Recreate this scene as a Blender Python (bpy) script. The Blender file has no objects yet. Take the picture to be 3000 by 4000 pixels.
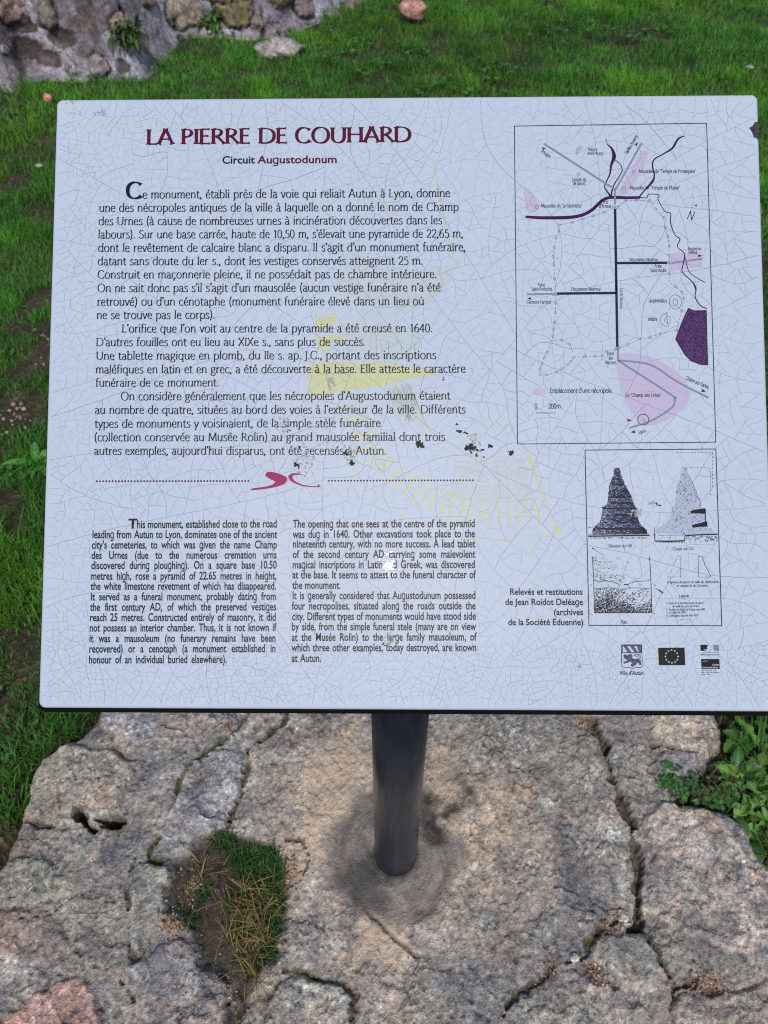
import bpy, math, random
import numpy as np
from mathutils import Matrix, Vector

# ------------------------------------------------------------------ camera, sky, sun, exposure
SC = bpy.context.scene
COL = SC.collection
F = 3004.0                         # focal length of the phone in its own pixels (3000 x 4000 frame)
TH = math.radians(47.2)            # how far the phone looks down
CH = 1.462                         # height of the phone above the stone footing
fwd = np.array([0, math.cos(TH), -math.sin(TH)])
upv = np.array([0, math.sin(TH), math.cos(TH)])
rgt = np.array([1.0, 0, 0])
CPOS = np.array([0, 0, CH])

cam_d = bpy.data.cameras.new('camera')
cam = bpy.data.objects.new('camera', cam_d); COL.objects.link(cam)
cam.location = CPOS
cam.rotation_euler = (math.pi/2 - TH, 0, 0)
cam_d.sensor_fit = 'VERTICAL'; cam_d.sensor_height = 24.0; cam_d.sensor_width = 18.0
cam_d.lens = 24.0*F/4000
cam_d.clip_start = 0.05; cam_d.clip_end = 400
cam_d.dof.use_dof = True; cam_d.dof.focus_distance = 0.85; cam_d.dof.aperture_fstop = 6.5
SC.camera = cam

PW, PH = 0.80, 0.6898              # panel width and height
def _rot(rx, ry, rz):
    Rx = np.array([[1,0,0],[0,math.cos(rx),-math.sin(rx)],[0,math.sin(rx),math.cos(rx)]])
    Ry = np.array([[math.cos(ry),0,math.sin(ry)],[0,1,0],[-math.sin(ry),0,math.cos(ry)]])
    Rz = np.array([[math.cos(rz),-math.sin(rz),0],[math.sin(rz),math.cos(rz),0],[0,0,1]])
    return Rz@Ry@Rx
RP = _rot(math.radians(-3.611), math.radians(0.889), math.radians(0.068))
c2w = np.stack([rgt, -upv, fwd], 1)
PEU = c2w@RP[:,0]; PEV = -(c2w@RP[:,1]); PEN = -(c2w@RP[:,2])
PC = CPOS + c2w@(np.array([0.02864, -0.16194, 1.06801])*PW)

def ray(px, py):
    return fwd + (px-1500)/F*rgt - (py-2000)/F*upv
def P(px, py):                     # point of the photograph -> (u, v) on the panel's face
    d = ray(px, py); t = np.dot(PC-CPOS, PEN)/np.dot(d, PEN)
    q = CPOS + d*t - PC
    return np.array([np.dot(q, PEU), np.dot(q, PEV)])
def G(px, py, z=0.0):              # point of the photograph -> (x, y) on the ground
    d = ray(px, py); t = (z-CH)/d[2]
    return (CPOS + d*t)[:2]

# the sun stands where the panel's glaze mirrors it
vd = ray(1519, 2206); vd /= np.linalg.norm(vd)
sd = vd - 2*np.dot(vd, PEN)*PEN    # towards the sun
SUN_EL = math.asin(sd[2]); SUN_AZ = math.atan2(sd[0], sd[1])
w = bpy.data.worlds.new('World'); SC.world = w; w.use_nodes = True
nt = w.node_tree; bg = nt.nodes['Background']
sky = nt.nodes.new('ShaderNodeTexSky'); sky.sky_type = 'NISHITA'; sky.sun_disc = False
sky.sun_elevation = SUN_EL; sky.sun_rotation = SUN_AZ
sky.air_density = 1.0; sky.dust_density = 2.5; sky.ozone_density = 1.0
nt.links.new(sky.outputs['Color'], bg.inputs['Color']); bg.inputs['Strength'].default_value = 0.12
ld = bpy.data.lights.new('sun', 'SUN'); lo = bpy.data.objects.new('sun', ld); COL.objects.link(lo)
ld.energy = 2.0; ld.angle = math.radians(0.3); ld.color = (1.0, 0.955, 0.89)
lo.rotation_euler = Vector(sd).to_track_quat('Z', 'Y').to_euler(); lo.location = (0, -2, 6)
SC.view_settings.view_transform = 'Standard'; SC.view_settings.look = 'None'
SC.view_settings.exposure = 0.0; SC.view_settings.gamma = 1.0
SC.cycles.max_bounces = 6; SC.cycles.use_denoising = False; SC.cycles.filter_width = 1.1; SC.cycles.sample_clamp_indirect = 4.0

rng = np.random.default_rng(7); random.seed(7)

# ------------------------------------------------------------------ helpers
def srgb(r, g, b):
    def f(c):
        c /= 255.0
        return c/12.92 if c <= 0.04045 else ((c+0.055)/1.055)**2.4
    return (f(r), f(g), f(b), 1.0)
def new_mat(name):
    m = bpy.data.materials.new(name); m.use_nodes = True
    return m, m.node_tree, m.node_tree.nodes['Principled BSDF']
def N(nt, kind, **kw):
    n = nt.nodes.new(kind)
    for k, v in kw.items():
        if k in n.inputs: n.inputs[k].default_value = v
        else: setattr(n, k, v)
    return n
def ramp(nt, fac, stops):
    r = nt.nodes.new('ShaderNodeValToRGB'); e = r.color_ramp.elements
    while len(e) < len(stops): e.new(0.5)
    for i, (p, c) in enumerate(stops):
        e[i].position = p; e[i].color = c if len(c) == 4 else (*c, 1)
    nt.links.new(fac, r.inputs['Fac']); return r.outputs['Color']
def mixc(nt, a, b, fac, mode='MIX'):
    m = nt.nodes.new('ShaderNodeMix'); m.data_type = 'RGBA'; m.blend_type = mode
    for s, v in ((m.inputs[0], fac), (m.inputs[6], a), (m.inputs[7], b)):
        if hasattr(v, 'node'): nt.links.new(v, s)
        else: s.default_value = v
    return m.outputs[2]

def hash2(ix, iy, seed):
    h = (ix.astype(np.int64)*374761393 + iy.astype(np.int64)*668265263 + seed*974634777) & 0xFFFFFFFF
    h = ((h ^ (h >> 13))*1274126177) & 0xFFFFFFFF
    h = ((h ^ (h >> 16))*2246822519) & 0xFFFFFFFF
    return ((h ^ (h >> 15)) & 0xFFFFFF)/float(0xFFFFFF)
def vn(x, y, s, seed=0):           # value noise, cell size s, range -1..1
    x = np.asarray(x, float)/s; y = np.asarray(y, float)/s
    ix = np.floor(x); iy = np.floor(y); fx = x-ix; fy = y-iy
    fx = fx*fx*fx*(fx*(fx*6-15)+10); fy = fy*fy*fy*(fy*(fy*6-15)+10)
    a = hash2(ix, iy, seed); b = hash2(ix+1, iy, seed); c = hash2(ix, iy+1, seed); d = hash2(ix+1, iy+1, seed)
    return 2*((a*(1-fx)+b*fx)*(1-fy) + (c*(1-fx)+d*fx)*fy) - 1
def fbm(x, y, s, o=4, seed=0, g=0.5):
    t = 0; a = 1.0; n = 0
    for k in range(o):
        t = t + a*vn(x + 17.3*k*s, y - 9.1*k*s, s/2**k, seed+k*31); n += a; a *= g
    return t/n
def sstep(a, b, x):
    t = np.clip((x-a)/(b-a), 0, 1); return t*t*(3-2*t)

def mesh_np(name, co, faces, mat=None, parent=None, cols=None, smooth=True, loc=None):
    """faces: list of (n,k) int arrays"""
    me = bpy.data.meshes.new(name)
    co = np.asarray(co, np.float32)
    faces = [np.asarray(f, np.int32) for f in faces if len(f)]
    me.vertices.add(len(co)); me.vertices.foreach_set('co', co.ravel())
    loops = np.concatenate([f.ravel() for f in faces])
    tot = np.concatenate([np.full(len(f), f.shape[1], np.int32) for f in faces])
    st = np.concatenate([[0], np.cumsum(tot)[:-1]]).astype(np.int32)
    me.loops.add(len(loops)); me.loops.foreach_set('vertex_index', loops)
    me.polygons.add(len(tot)); me.polygons.foreach_set('loop_start', st); me.polygons.foreach_set('loop_total', tot)
    me.update(calc_edges=True)
    if smooth: me.polygons.foreach_set('use_smooth', np.ones(len(tot), bool))
    if cols is not None:
        a = me.color_attributes.new('tint', 'FLOAT_COLOR', 'POINT')
        c = np.ones((len(co), 4), np.float32); c[:, :np.shape(cols)[1]] = cols
        a.data.foreach_set('color', c.ravel())
    me.validate()
    if mat: me.materials.append(mat)
    o = bpy.data.objects.new(name, me); COL.objects.link(o)
    if parent: o.parent = parent
    if loc is not None: o.location = loc
    return o
def empty(name, loc):
    o = bpy.data.objects.new(name, None); o.empty_display_size = 0.05; o.location = loc; COL.objects.link(o); return o
def tag(o, label=None, cat=None, group=None, kind=None):
    if label: o['label'] = label
    if cat: o['category'] = cat
    if group: o['group'] = group
    if kind: o['kind'] = kind
    return o
def sub(co, faces, sel):           # keep the faces chosen by sel, reindexed
    f = faces[sel]; u, inv = np.unique(f, return_inverse=True)
    return u, inv.reshape(f.shape)
def poly_sd(x, y, poly):           # signed distance, positive inside
    poly = np.asarray(poly, float); n = len(poly)
    d = np.full(x.shape, 1e9); ins = np.zeros(x.shape, bool)
    for i in range(n):
        a = poly[i]; b = poly[(i+1) % n]; e = b-a
        wx = x-a[0]; wy = y-a[1]
        t = np.clip((wx*e[0]+wy*e[1])/(e@e+1e-12), 0, 1)
        d = np.minimum(d, np.hypot(wx-e[0]*t, wy-e[1]*t))
        c = (a[1] > y) != (b[1] > y)
        ins ^= c & (x < (b[0]-a[0])*(y-a[1])/((b[1]-a[1]) if b[1] != a[1] else 1e-9)+a[0])
    return np.where(ins, d, -d)
def line_d(x, y, pts):             # distance to a polyline
    pts = np.asarray(pts, float); d = np.full(x.shape, 1e9)
    for a, b in zip(pts[:-1], pts[1:]):
        e = b-a; wx = x-a[0]; wy = y-a[1]
        t = np.clip((wx*e[0]+wy*e[1])/(e@e+1e-12), 0, 1)
        d = np.minimum(d, np.hypot(wx-e[0]*t, wy-e[1]*t))
    return d

# ------------------------------------------------------------------ materials
def stone_material(name, speck=300.0, bump=0.6, rough=0.9, amt=1.0):
    m, nt, b = new_mat(name)
    at = N(nt, 'ShaderNodeAttribute', attribute_name='tint')
    tc = N(nt, 'ShaderNodeTexCoord')
    n1 = N(nt, 'ShaderNodeTexNoise', Scale=speck*0.35, Detail=6.0, Roughness=0.65)
    n2 = N(nt, 'ShaderNodeTexVoronoi', Scale=speck, feature='F1')
    n3 = N(nt, 'ShaderNodeTexNoise', Scale=speck*0.08, Detail=5.0, Roughness=0.6)
    for n in (n1, n2, n3): nt.links.new(tc.outputs['Object'], n.inputs['Vector'])
    c = mixc(nt, at.outputs['Color'], ramp(nt, n1.outputs['Fac'], [(0.3, (0.45, 0.45, 0.47)), (0.5, (0.97, 0.97, 0.97)), (0.68, (1.45, 1.4, 1.33))]), at.outputs['Alpha'], 'MULTIPLY')
    sep = N(nt, 'ShaderNodeSeparateColor'); nt.links.new(n2.outputs['Color'], sep.inputs['Color'])
    g = ramp(nt, sep.outputs['Red'], [(0.0, (0.4, 0.4, 0.42)), (0.22, (0.85, 0.84, 0.83)), (0.72, (1.05, 1.03, 1.0)), (0.86, (1.25, 1.12, 1.02)), (1.0, (1.6, 1.55, 1.5))])
    c = mixc(nt, c, mixc(nt, (1, 1, 1, 1), g, 0.75), at.outputs['Alpha'], 'MULTIPLY')
    c = mixc(nt, c, ramp(nt, n3.outputs['Fac'], [(0.35, (0.72, 0.73, 0.77)), (0.6, (1.12, 1.09, 1.05))]), 0.9, 'MULTIPLY')
    nt.links.new(c, b.inputs['Base Color']); b.inputs['Roughness'].default_value = rough
    b.inputs['Specular IOR Level'].default_value = 0.3
    bp = N(nt, 'ShaderNodeBump', Strength=bump, Distance=0.0025)
    ad = N(nt, 'ShaderNodeMath', operation='ADD')
    nt.links.new(n1.outputs['Fac'], ad.inputs[0]); nt.links.new(n2.outputs['Distance'], ad.inputs[1])
    nt.links.new(ad.outputs[0], bp.inputs['Height']); nt.links.new(bp.outputs['Normal'], b.inputs['Normal'])
    return m
M_STONE = stone_material('granite and mortar')
M_WALL = stone_material('rubble wall', speck=90, bump=0.8)
M_PEB = stone_material('pebble', speck=400, bump=0.3)

def leaf_material(name, trans=0.3, rough=0.55):
    m, nt, b = new_mat(name)
    at = N(nt, 'ShaderNodeAttribute', attribute_name='tint')
    nt.links.new(at.outputs['Color'], b.inputs['Base Color'])
    b.inputs['Roughness'].default_value = rough; b.inputs['Specular IOR Level'].default_value = 0.35
    t = N(nt, 'ShaderNodeBsdfTranslucent')
    nt.links.new(mixc(nt, at.outputs['Color'], (1.1, 1.25, 0.5, 1), 1.0, 'MULTIPLY'), t.inputs['Color'])
    mx = N(nt, 'ShaderNodeMixShader'); mx.inputs[0].default_value = trans
    nt.links.new(b.outputs[0], mx.inputs[1]); nt.links.new(t.outputs[0], mx.inputs[2])
    nt.links.new(mx.outputs[0], nt.nodes['Material Output'].inputs['Surface'])
    return m
M_GRASS = leaf_material('grass blade', 0.38)
M_LEAF = leaf_material('weed leaf', 0.25, 0.42)

def soil_material():
    m, nt, b = new_mat('earth')
    tc = N(nt, 'ShaderNodeTexCoord')
    n1 = N(nt, 'ShaderNodeTexNoise', Scale=6.0, Detail=8.0, Roughness=0.65)
    n2 = N(nt, 'ShaderNodeTexVoronoi', Scale=90.0)
    for n in (n1, n2): nt.links.new(tc.outputs['Object'], n.inputs['Vector'])
    c = ramp(nt, n1.outputs['Fac'], [(0.3, (0.018, 0.028, 0.009)), (0.5, (0.032, 0.032, 0.015)), (0.7, (0.085, 0.062, 0.04))])
    sep = N(nt, 'ShaderNodeSeparateColor'); nt.links.new(n2.outputs['Color'], sep.inputs['Color'])
    c = mixc(nt, c, ramp(nt, sep.outputs['Red'], [(0.0, (0.6, 0.6, 0.6)), (0.8, (1.1, 1.05, 1)), (0.97, (2.2, 2, 1.8))]), 0.9, 'MULTIPLY')
    nt.links.new(c, b.inputs['Base Color']); b.inputs['Roughness'].default_value = 0.95
    bp = N(nt, 'ShaderNodeBump', Strength=0.8, Distance=0.01)
    nt.links.new(n2.outputs['Distance'], bp.inputs['Height']); nt.links.new(bp.outputs['Normal'], b.inputs['Normal'])
    return m
M_SOIL = soil_material()

def pc(r, g, b):                   # print colours, as they read under the daylight on the panel
    c = srgb(r, g, b); return tuple(max(0.004, v/1.16-0.02) for v in c[:3])+(1.0,)
def ink(name, c, rough=0.007):
    m, nt, b = new_mat(name)
    b.inputs['Base Color'].default_value = c; b.inputs['Roughness'].default_value = rough
    b.inputs['Specular IOR Level'].default_value = 0.35
    return m
def enamel_material():
    m, nt, b = new_mat('white enamel')
    tc = N(nt, 'ShaderNodeTexCoord')
    n = N(nt, 'ShaderNodeTexNoise', Scale=5.0, Detail=5.0, Roughness=0.6)
    n2 = N(nt, 'ShaderNodeTexNoise', Scale=140.0, Detail=3.0)
    for k in (n, n2): nt.links.new(tc.outputs['Object'], k.inputs['Vector'])
    c = ramp(nt, n.outputs['Fac'], [(0.3, (0.412, 0.485, 0.598)), (0.7, (0.442, 0.512, 0.622))])
    c = mixc(nt, c, ramp(nt, n2.outputs['Fac'], [(0.25, (0.93, 0.93, 0.93)), (0.6, (1.02, 1.02, 1.02))]), 0.6, 'MULTIPLY')
    nt.links.new(c, b.inputs['Base Color'])
    b.inputs['Roughness'].default_value = 0.007; b.inputs['Specular IOR Level'].default_value = 0.28
    n3 = N(nt, 'ShaderNodeTexNoise', Scale=110.0, Detail=3.0); nt.links.new(tc.outputs['Object'], n3.inputs['Vector'])
    bp = N(nt, 'ShaderNodeBump', Strength=0.07, Distance=0.001)
    nt.links.new(n3.outputs['Fac'], bp.inputs['Height']); nt.links.new(bp.outputs['Normal'], b.inputs['Normal'])
    return m
M_ENAMEL = enamel_material()
INK = dict(
    black=ink('black ink', (0.006, 0.006, 0.012, 1)), plum=ink('plum ink', pc(92, 4, 62)),
    magenta=ink('magenta ink', pc(150, 18, 98)), crack=ink('glaze crack', pc(138, 154, 188)), faint=ink('faint glaze crack', pc(166, 180, 208)),
    yellow=ink('yellow tint', pc(198, 204, 164)), yline=ink('yellow line', pc(193, 198, 156)), yfaint=ink('faint yellow line', pc(187, 198, 192)),
    river=ink('river ink', pc(72, 40, 84)), road=ink('road grey', pc(126, 144, 166)), street=ink('street ink', pc(44, 54, 80)),
    pink=ink('pink tint', pc(193, 187, 215)), grey=ink('thin grey ink', pc(92, 104, 134)), pinkline=ink('pink hatch', pc(188, 170, 203)),
    half=ink('halftone grey', pc(84, 94, 124)), pale=ink('pale halftone', pc(172, 184, 206)), navy=ink('navy ink', pc(14, 14, 34)),
    white=ink('white ink', pc(200, 208, 222)), chip=ink('bare chip', (0.012, 0.012, 0.014, 1), 0.7), rust=ink('brownish dirt', pc(158, 158, 162), 0.6),
    lav=ink('lavender fleck', pc(100, 80, 124)))

def black_metal():
    m, nt, b = new_mat('dark painted steel')
    tc = N(nt, 'ShaderNodeTexCoord')
    n = N(nt, 'ShaderNodeTexNoise', Scale=9.0, Detail=6.0, Roughness=0.6)
    mp = N(nt, 'ShaderNodeMapping'); mp.inputs['Scale'].default_value = (9, 9, 0.35)
    nt.links.new(tc.outputs['Object'], mp.inputs['Vector']); nt.links.new(mp.outputs['Vector'], n.inputs['Vector'])
    nt.links.new(ramp(nt, n.outputs['Fac'], [(0.3, (0.007, 0.011, 0.021)), (0.62, (0.010, 0.015, 0.028)), (0.8, (0.015, 0.022, 0.037))]), b.inputs['Base Color'])
    nt.links.new(ramp(nt, n.outputs['Fac'], [(0.3, (0.26,)*3), (0.7, (0.40,)*3)]), b.inputs['Roughness'])
    sc = N(nt, 'ShaderNodeTexNoise', Scale=40.0, Detail=4.0); mp2 = N(nt, 'ShaderNodeMapping'); mp2.inputs['Scale'].default_value = (3, 3, 0.25)
    nt.links.new(tc.outputs['Object'], mp2.inputs['Vector']); nt.links.new(mp2.outputs['Vector'], sc.inputs['Vector'])
    src = b.inputs['Base Color'].links[0].from_socket
    nt.links.new(mixc(nt, src, (0.075, 0.085, 0.105, 1), ramp(nt, sc.outputs['Fac'], [(0.60, (0, 0, 0)), (0.72, (0.10, 0.10, 0.10))])), b.inputs['Base Color'])
    b.inputs['Coat Weight'].default_value = 0.25; b.inputs['Coat Roughness'].default_value = 0.12
    b.inputs['Metallic'].default_value = 0.0; b.inputs['Specular IOR Level'].default_value = 0.26
    return m
M_STEEL = black_metal()
M_TRAY = ink('black tray', (0.004, 0.004, 0.005, 1), 0.45)

# ------------------------------------------------------------------ the ground
def Z1(x, y): return (0.9042*x, 2650+0.9042*y)
def Z2(x, y): return (1500+0.9042*x, 2650+0.9042*y)
def gw(pts, f=None): return [tuple(G(*(f(*p) if f else p))) for p in pts]
S18 = lambda x, y: (1.8083*x, 1.8083*y)

# outline of the stone footing on the ground
edge = gw([(-150, 2050), (0, 1850), (20, 1800), (40, 1740), (55, 1660), (105, 1612), (160, 1582), (198, 1540)], S18) \
     + [(-0.60, 0.95), (-0.42, 1.06), (0.0, 1.12), (0.4, 1.06), (0.66, 0.97)] \
     + gw([(1560, 1548), (1570, 1590), (1545, 1640), (1500, 1680), (1470, 1725), (1560, 1742), (1612, 1772), (1640, 1830), (1665, 1870), (1760, 1980)], S18) \
     + [(1.05, 0.1), (0.9, -0.35), (-0.9, -0.35), (-1.05, 0.1)]
EDGE = np.array(edge)
def gz(x, y):                      # height of the lawn's earth
    x = np.asarray(x, float); y = np.asarray(y, float)
    z = -0.022 + 0.022*fbm(x, y, 1.1, 3, 5) + 0.008*fbm(x, y, 0.22, 2, 9)
    s = poly_sd(x, y, EDGE)
    return z - 0.09*sstep(-0.02, 0.06, s)

def ax(lo, hi, fine0, fine1, step, grow=1.18):
    a = list(np.arange(fine0, fine1+1e-6, step)); s = step
    while a[-1] < hi: s *= grow; a.append(a[-1]+s)
    s = step
    while a[0] > lo: s *= grow; a.insert(0, a[0]-s)
    return np.array(a)
gx = ax(-70, 70, -1.8, 1.8, 0.04); gy = ax(-60, 90, 0.0, 3.0, 0.04)
X, Y = np.meshgrid(gx, gy); Zg = gz(X, Y)
def grid_faces(nx, ny):
    i = np.arange(ny-1)[:, None]*nx + np.arange(nx-1)[None]
    return np.stack([i, i+1, i+nx+1, i+nx], -1).reshape(-1, 4)
o = mesh_np('ground', np.stack([X, Y, Zg], -1).reshape(-1, 3), [grid_faces(len(gx), len(gy))], M_SOIL)
tag(o, kind='structure')

# ------------------------------------------------------------------ the masonry footing
step = 0.0024
fx = np.arange(-1.0, 1.0, step); fy = np.arange(-0.06, 1.12, step)
X, Y = np.meshgrid(fx, fy)
wx = X + 0.012*fbm(X, Y, 0.05, 5, 3, 0.62); wy = Y + 0.012*fbm(X, Y, 0.05, 5, 4, 0.62)     # ragged outlines
base = 0.006*fbm(X, Y, 0.25, 3, 11) + 0.004*fbm(X, Y, 0.05, 3, 12) + 0.0022*fbm(X, Y, 0.012, 3, 13, 0.7)
g1 = fbm(X, Y, 0.0085, 2, 15, 0.8); g2 = vn(X, Y, 0.0065, 17); g3 = vn(X, Y, 0.0055, 18); g4 = fbm(X, Y, 0.02, 3, 19, 0.7)
Hh = base + 0.0012*g1 - 0.002*sstep(0.45, 0.8, g2)
def C3(c): return np.array(c)[None, None, :]*np.ones((*X.shape, 1))
def blend(A, B, f): return A*(1-f[..., None]) + np.array(B)*f[..., None]
colr = C3((0.215, 0.195, 0.172))
colr = blend(colr, (0.15, 0.145, 0.145), sstep(-0.05, 0.5, fbm(X, Y, 0.16, 4, 21)))
colr = blend(colr, (0.30, 0.25, 0.195), 0.8*sstep(0.05, 0.5, fbm(X, Y, 0.2, 4, 22)))
colr = blend(colr, (0.29, 0.285, 0.265), 0.7*sstep(0.15, 0.5, fbm(X, Y, 0.045, 4, 23)))
colr = blend(colr, (0.105, 0.1, 0.095), 0.6*sstep(0.2, 0.55, fbm(X, Y, 0.03, 4, 24)))

BASE_XY = G(1546, 3402)            # where the pole meets the footing
PB = np.array([BASE_XY[0], BASE_XY[1]+0.026])
# sandy skim round the pole and the trowelled collar
rx_ = X-PB[0]; ry_ = Y-PB[1]; rr = np.hypot(rx_, ry_); an = np.arctan2(ry_, rx_)
rw = rr + 0.02*fbm(X, Y, 0.09, 3, 31) + 0.006*fbm(X, Y, 0.02, 3, 35)
skim = sstep(0.31, 0.15, rw*(1-0.18*np.sin(an)) + 0.05*fbm(X, Y, 0.13, 3, 32)) * (0.35+0.65*sstep(-0.1, 0.25, fbm(X, Y, 0.1, 4, 33)))
colr = blend(colr, (0.37, 0.288, 0.212), 0.95*skim)
def zP(x, y): return (1100+0.6028*x, 2734+0.6028*y)
def soft(pts, f, e0, e1): return sstep(e0, e1, poly_sd(X+0.012*fbm(X, Y, 0.035, 5, 46, 0.65), Y+0.012*fbm(X, Y, 0.035, 5, 47, 0.65), gw(pts, f)))
collar = soft([(505,590),(420,730),(350,780),(300,830),(320,930),(285,1040),(310,1180),(370,1250),(440,1330),(500,1380),(600,1420),(740,1500),(860,1450),(1000,1460),(1020,1300),(1080,1200),(1180,1080),(1215,1000),(1160,870),(1060,860),(1000,700),(940,560),(700,540)], zP, -0.016, 0.018)
lowleft = soft([(610,950),(520,1010),(430,1080),(320,1140),(380,1250),(470,1350),(560,1400),(640,1380),(720,1290),(660,1230),(790,1160),(720,1130),(640,1060)], zP, -0.016, 0.016)
wetpatch = soft([(905,560),(1000,610),(1045,690),(1130,640),(1180,570),(1245,600),(1240,690),(1120,770),(1085,850),(1060,960),(970,980),(910,880),(905,700)], zP, -0.010, 0.014)
an2 = np.arctan2(rx_, -ry_); strk = 0.6*vn(an2*0.020+0.35*rr, rr+0.010*an2+0.004*fbm(X, Y, 0.05, 2, 40), 0.0042, 41) + 0.5*vn(an2*0.03, rr-0.012*an2, 0.010, 42)
Hh = Hh*(1-0.75*collar) + collar*(0.0011*strk + 0.006*sstep(0.11, 0.04, rr)) - 0.003*skim*0
for pts, wd in (([(560,1390), (680,1480), (780,1570), (880,1650)], 0.006),):   # trowel gouges
    pl = [G(*zP(*p)) for p in pts]
    d = line_d(wx, wy, pl); f = sstep(wd, 0, d); Hh -= 0.006*f; colr = blend(colr, (0.07, 0.06, 0.05), 0.8*f)

Z1S = [  # stones left of the pole: outline, rise (m), tint
 ([(130,395),(230,290),(330,270),(480,310),(575,370),(580,440),(520,530),(510,610),(350,600),(330,640),(190,640),(70,590),(110,500)], 0.022, (0.255,0.24,0.205), 'pale_grey', 1.0),
 ([(880,310),(1050,300),(1072,340),(1058,450),(1018,560),(980,640),(900,670),(870,700),(690,720),(680,665),(720,600),(760,500),(800,420)], 0.012, (0.185,0.185,0.19), 'grey', 1.0),
 ([(430,150),(560,135),(660,140),(690,200),(620,280),(520,270),(440,210)], 0.008, (0.22,0.22,0.225), 'bluish', 0.6),
 ([(0,800),(110,778),(210,800),(285,850),(305,930),(200,960),(90,975),(-60,990),(-80,850)], 0.012, (0.245,0.235,0.19), 'tan', 0.5),
 ([(-60,1010),(90,985),(200,1000),(280,1080),(310,1150),(250,1240),(100,1245),(-60,1180)], 0.012, (0.20,0.17,0.15), 'brown', 0.5),
 ([(-40,1500),(60,1430),(250,1310),(330,1292),(420,1360),(450,1493),(430,1620),(-40,1620)], 0.010, (0.345,0.225,0.19), 'pink', 0.6),
 ([(508,1290),(560,1240),(650,1210),(690,1140),(800,1128),(850,1180),(872,1268),(955,1292),(985,1400),(1000,1500),(1000,1620),(560,1620),(585,1390)], 0.016, (0.21,0.195,0.185), 'grey_pink', 1.0),
 ([(590,805),(640,800),(735,825),(742,880),(712,1000),(690,1085),(625,1090),(640,1180),(600,1212),(566,1160),(562,960)], 0.010, (0.26,0.25,0.21), 'sliver', 0.8),
 ([(1160,1385),(1230,1310),(1330,1290),(1480,1295),(1535,1360),(1550,1500),(1540,1640),(1130,1640)], 0.012, (0.245,0.235,0.205), 'lower', 1.0),
]
Z2S = [
 ([(1190,535),(1260,520),(1360,542),(1480,538),(1540,556),(1570,640),(1640,720),(1662,780),(1700,900),(1690,1130),(1480,1185),(1400,1140),(1250,1080),(1130,1000),(1122,900),(1150,760),(1110,620)], 0.020, (0.265,0.235,0.205), 'large', 0.9),
 ([(1140,160),(1280,135),(1400,145),(1455,200),(1490,250),(1460,300),(1400,330),(1320,312),(1200,292),(1150,230)], 0.024, (0.29,0.25,0.205), 'pinkish', 1.0),
 ([(1185,325),(1300,305),(1378,342),(1390,400),(1345,432),(1210,425),(1150,380)], 0.010, (0.16,0.16,0.17), 'dark', 0.8),
 ([(882,1115),(960,1112),(1108,1100),(1150,1165),(1190,1240),(1245,1325),(1225,1372),(1120,1350),(1040,1325),(985,1270),(890,1225)], 0.014, (0.235,0.225,0.195), 'wedge', 1.0),
 ([(530,1395),(640,1330),(820,1270),(930,1318),(1035,1345),(1020,1500),(1000,1640),(470,1640),(480,1493)], 0.012, (0.225,0.205,0.18), 'round', 1.0),
 ([(1285,1378),(1400,1368),(1500,1355),(1680,1290),(1760,1400),(1760,1640),(1150,1640),(1205,1493),(1245,1420)], 0.012, (0.26,0.225,0.19), 'corner', 0.9),
]
SID = np.zeros(X.shape, int)
k = 0; stones = []
for lst, f in ((Z1S, Z1), (Z2S, Z2)):
    for pts, rise, tint, nm, crev in lst:
        k += 1
        pw = np.array(gw(pts, f)); sdv = poly_sd(wx, wy, pw)
        cx, cy = pw.mean(0)
        ins = sstep(-0.002, 0.009, sdv); rise *= 0.42
        r_ = np.random.default_rng(100+k); tl = r_.uniform(-0.03, 0.03, 2)
        fac = 0.006*np.abs(fbm(X*1.6+Y*0.9, Y*2.3-X, 0.08, 3, 60+k)) + 0.004*fbm(X, Y, 0.02, 3, 90+k, 0.7)
        Hh = Hh*(1-0.5*ins) + ins*(rise + (X-cx)*tl[0] + (Y-cy)*tl[1] + fac)
        gap = sstep(0.0052, 0.0, np.abs(sdv+0.002))*0.6*crev*sstep(0.0, 0.45, fbm(X, Y, 0.10, 3, 130+k))
        Hh -= 0.009*gap
        cc = C3(tint)*1.08*(1+0.25*fbm(X, Y, 0.05, 4, 160+k)[..., None])
        cc = blend(cc, np.array(tint)*np.array((0.62, 0.64, 0.70)), 0.85*sstep(0.05, 0.5, fbm(X+0.3, Y, 0.045, 4, 190+k)))
        cc = blend(cc, np.array(tint)*np.array((1.25, 1.02, 0.9)), 0.7*sstep(0.1, 0.5, fbm(X-0.3, Y, 0.05, 4, 220+k)))
        i3 = sstep(-0.002, 0.006, sdv)[..., None]
        colr = colr*(1-0.88*i3) + cc*0.88*i3
        colr = blend(colr, (0.045, 0.04, 0.03), 0.65*gap)
        SID[sdv > 0] = k; stones.append(nm)

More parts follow.
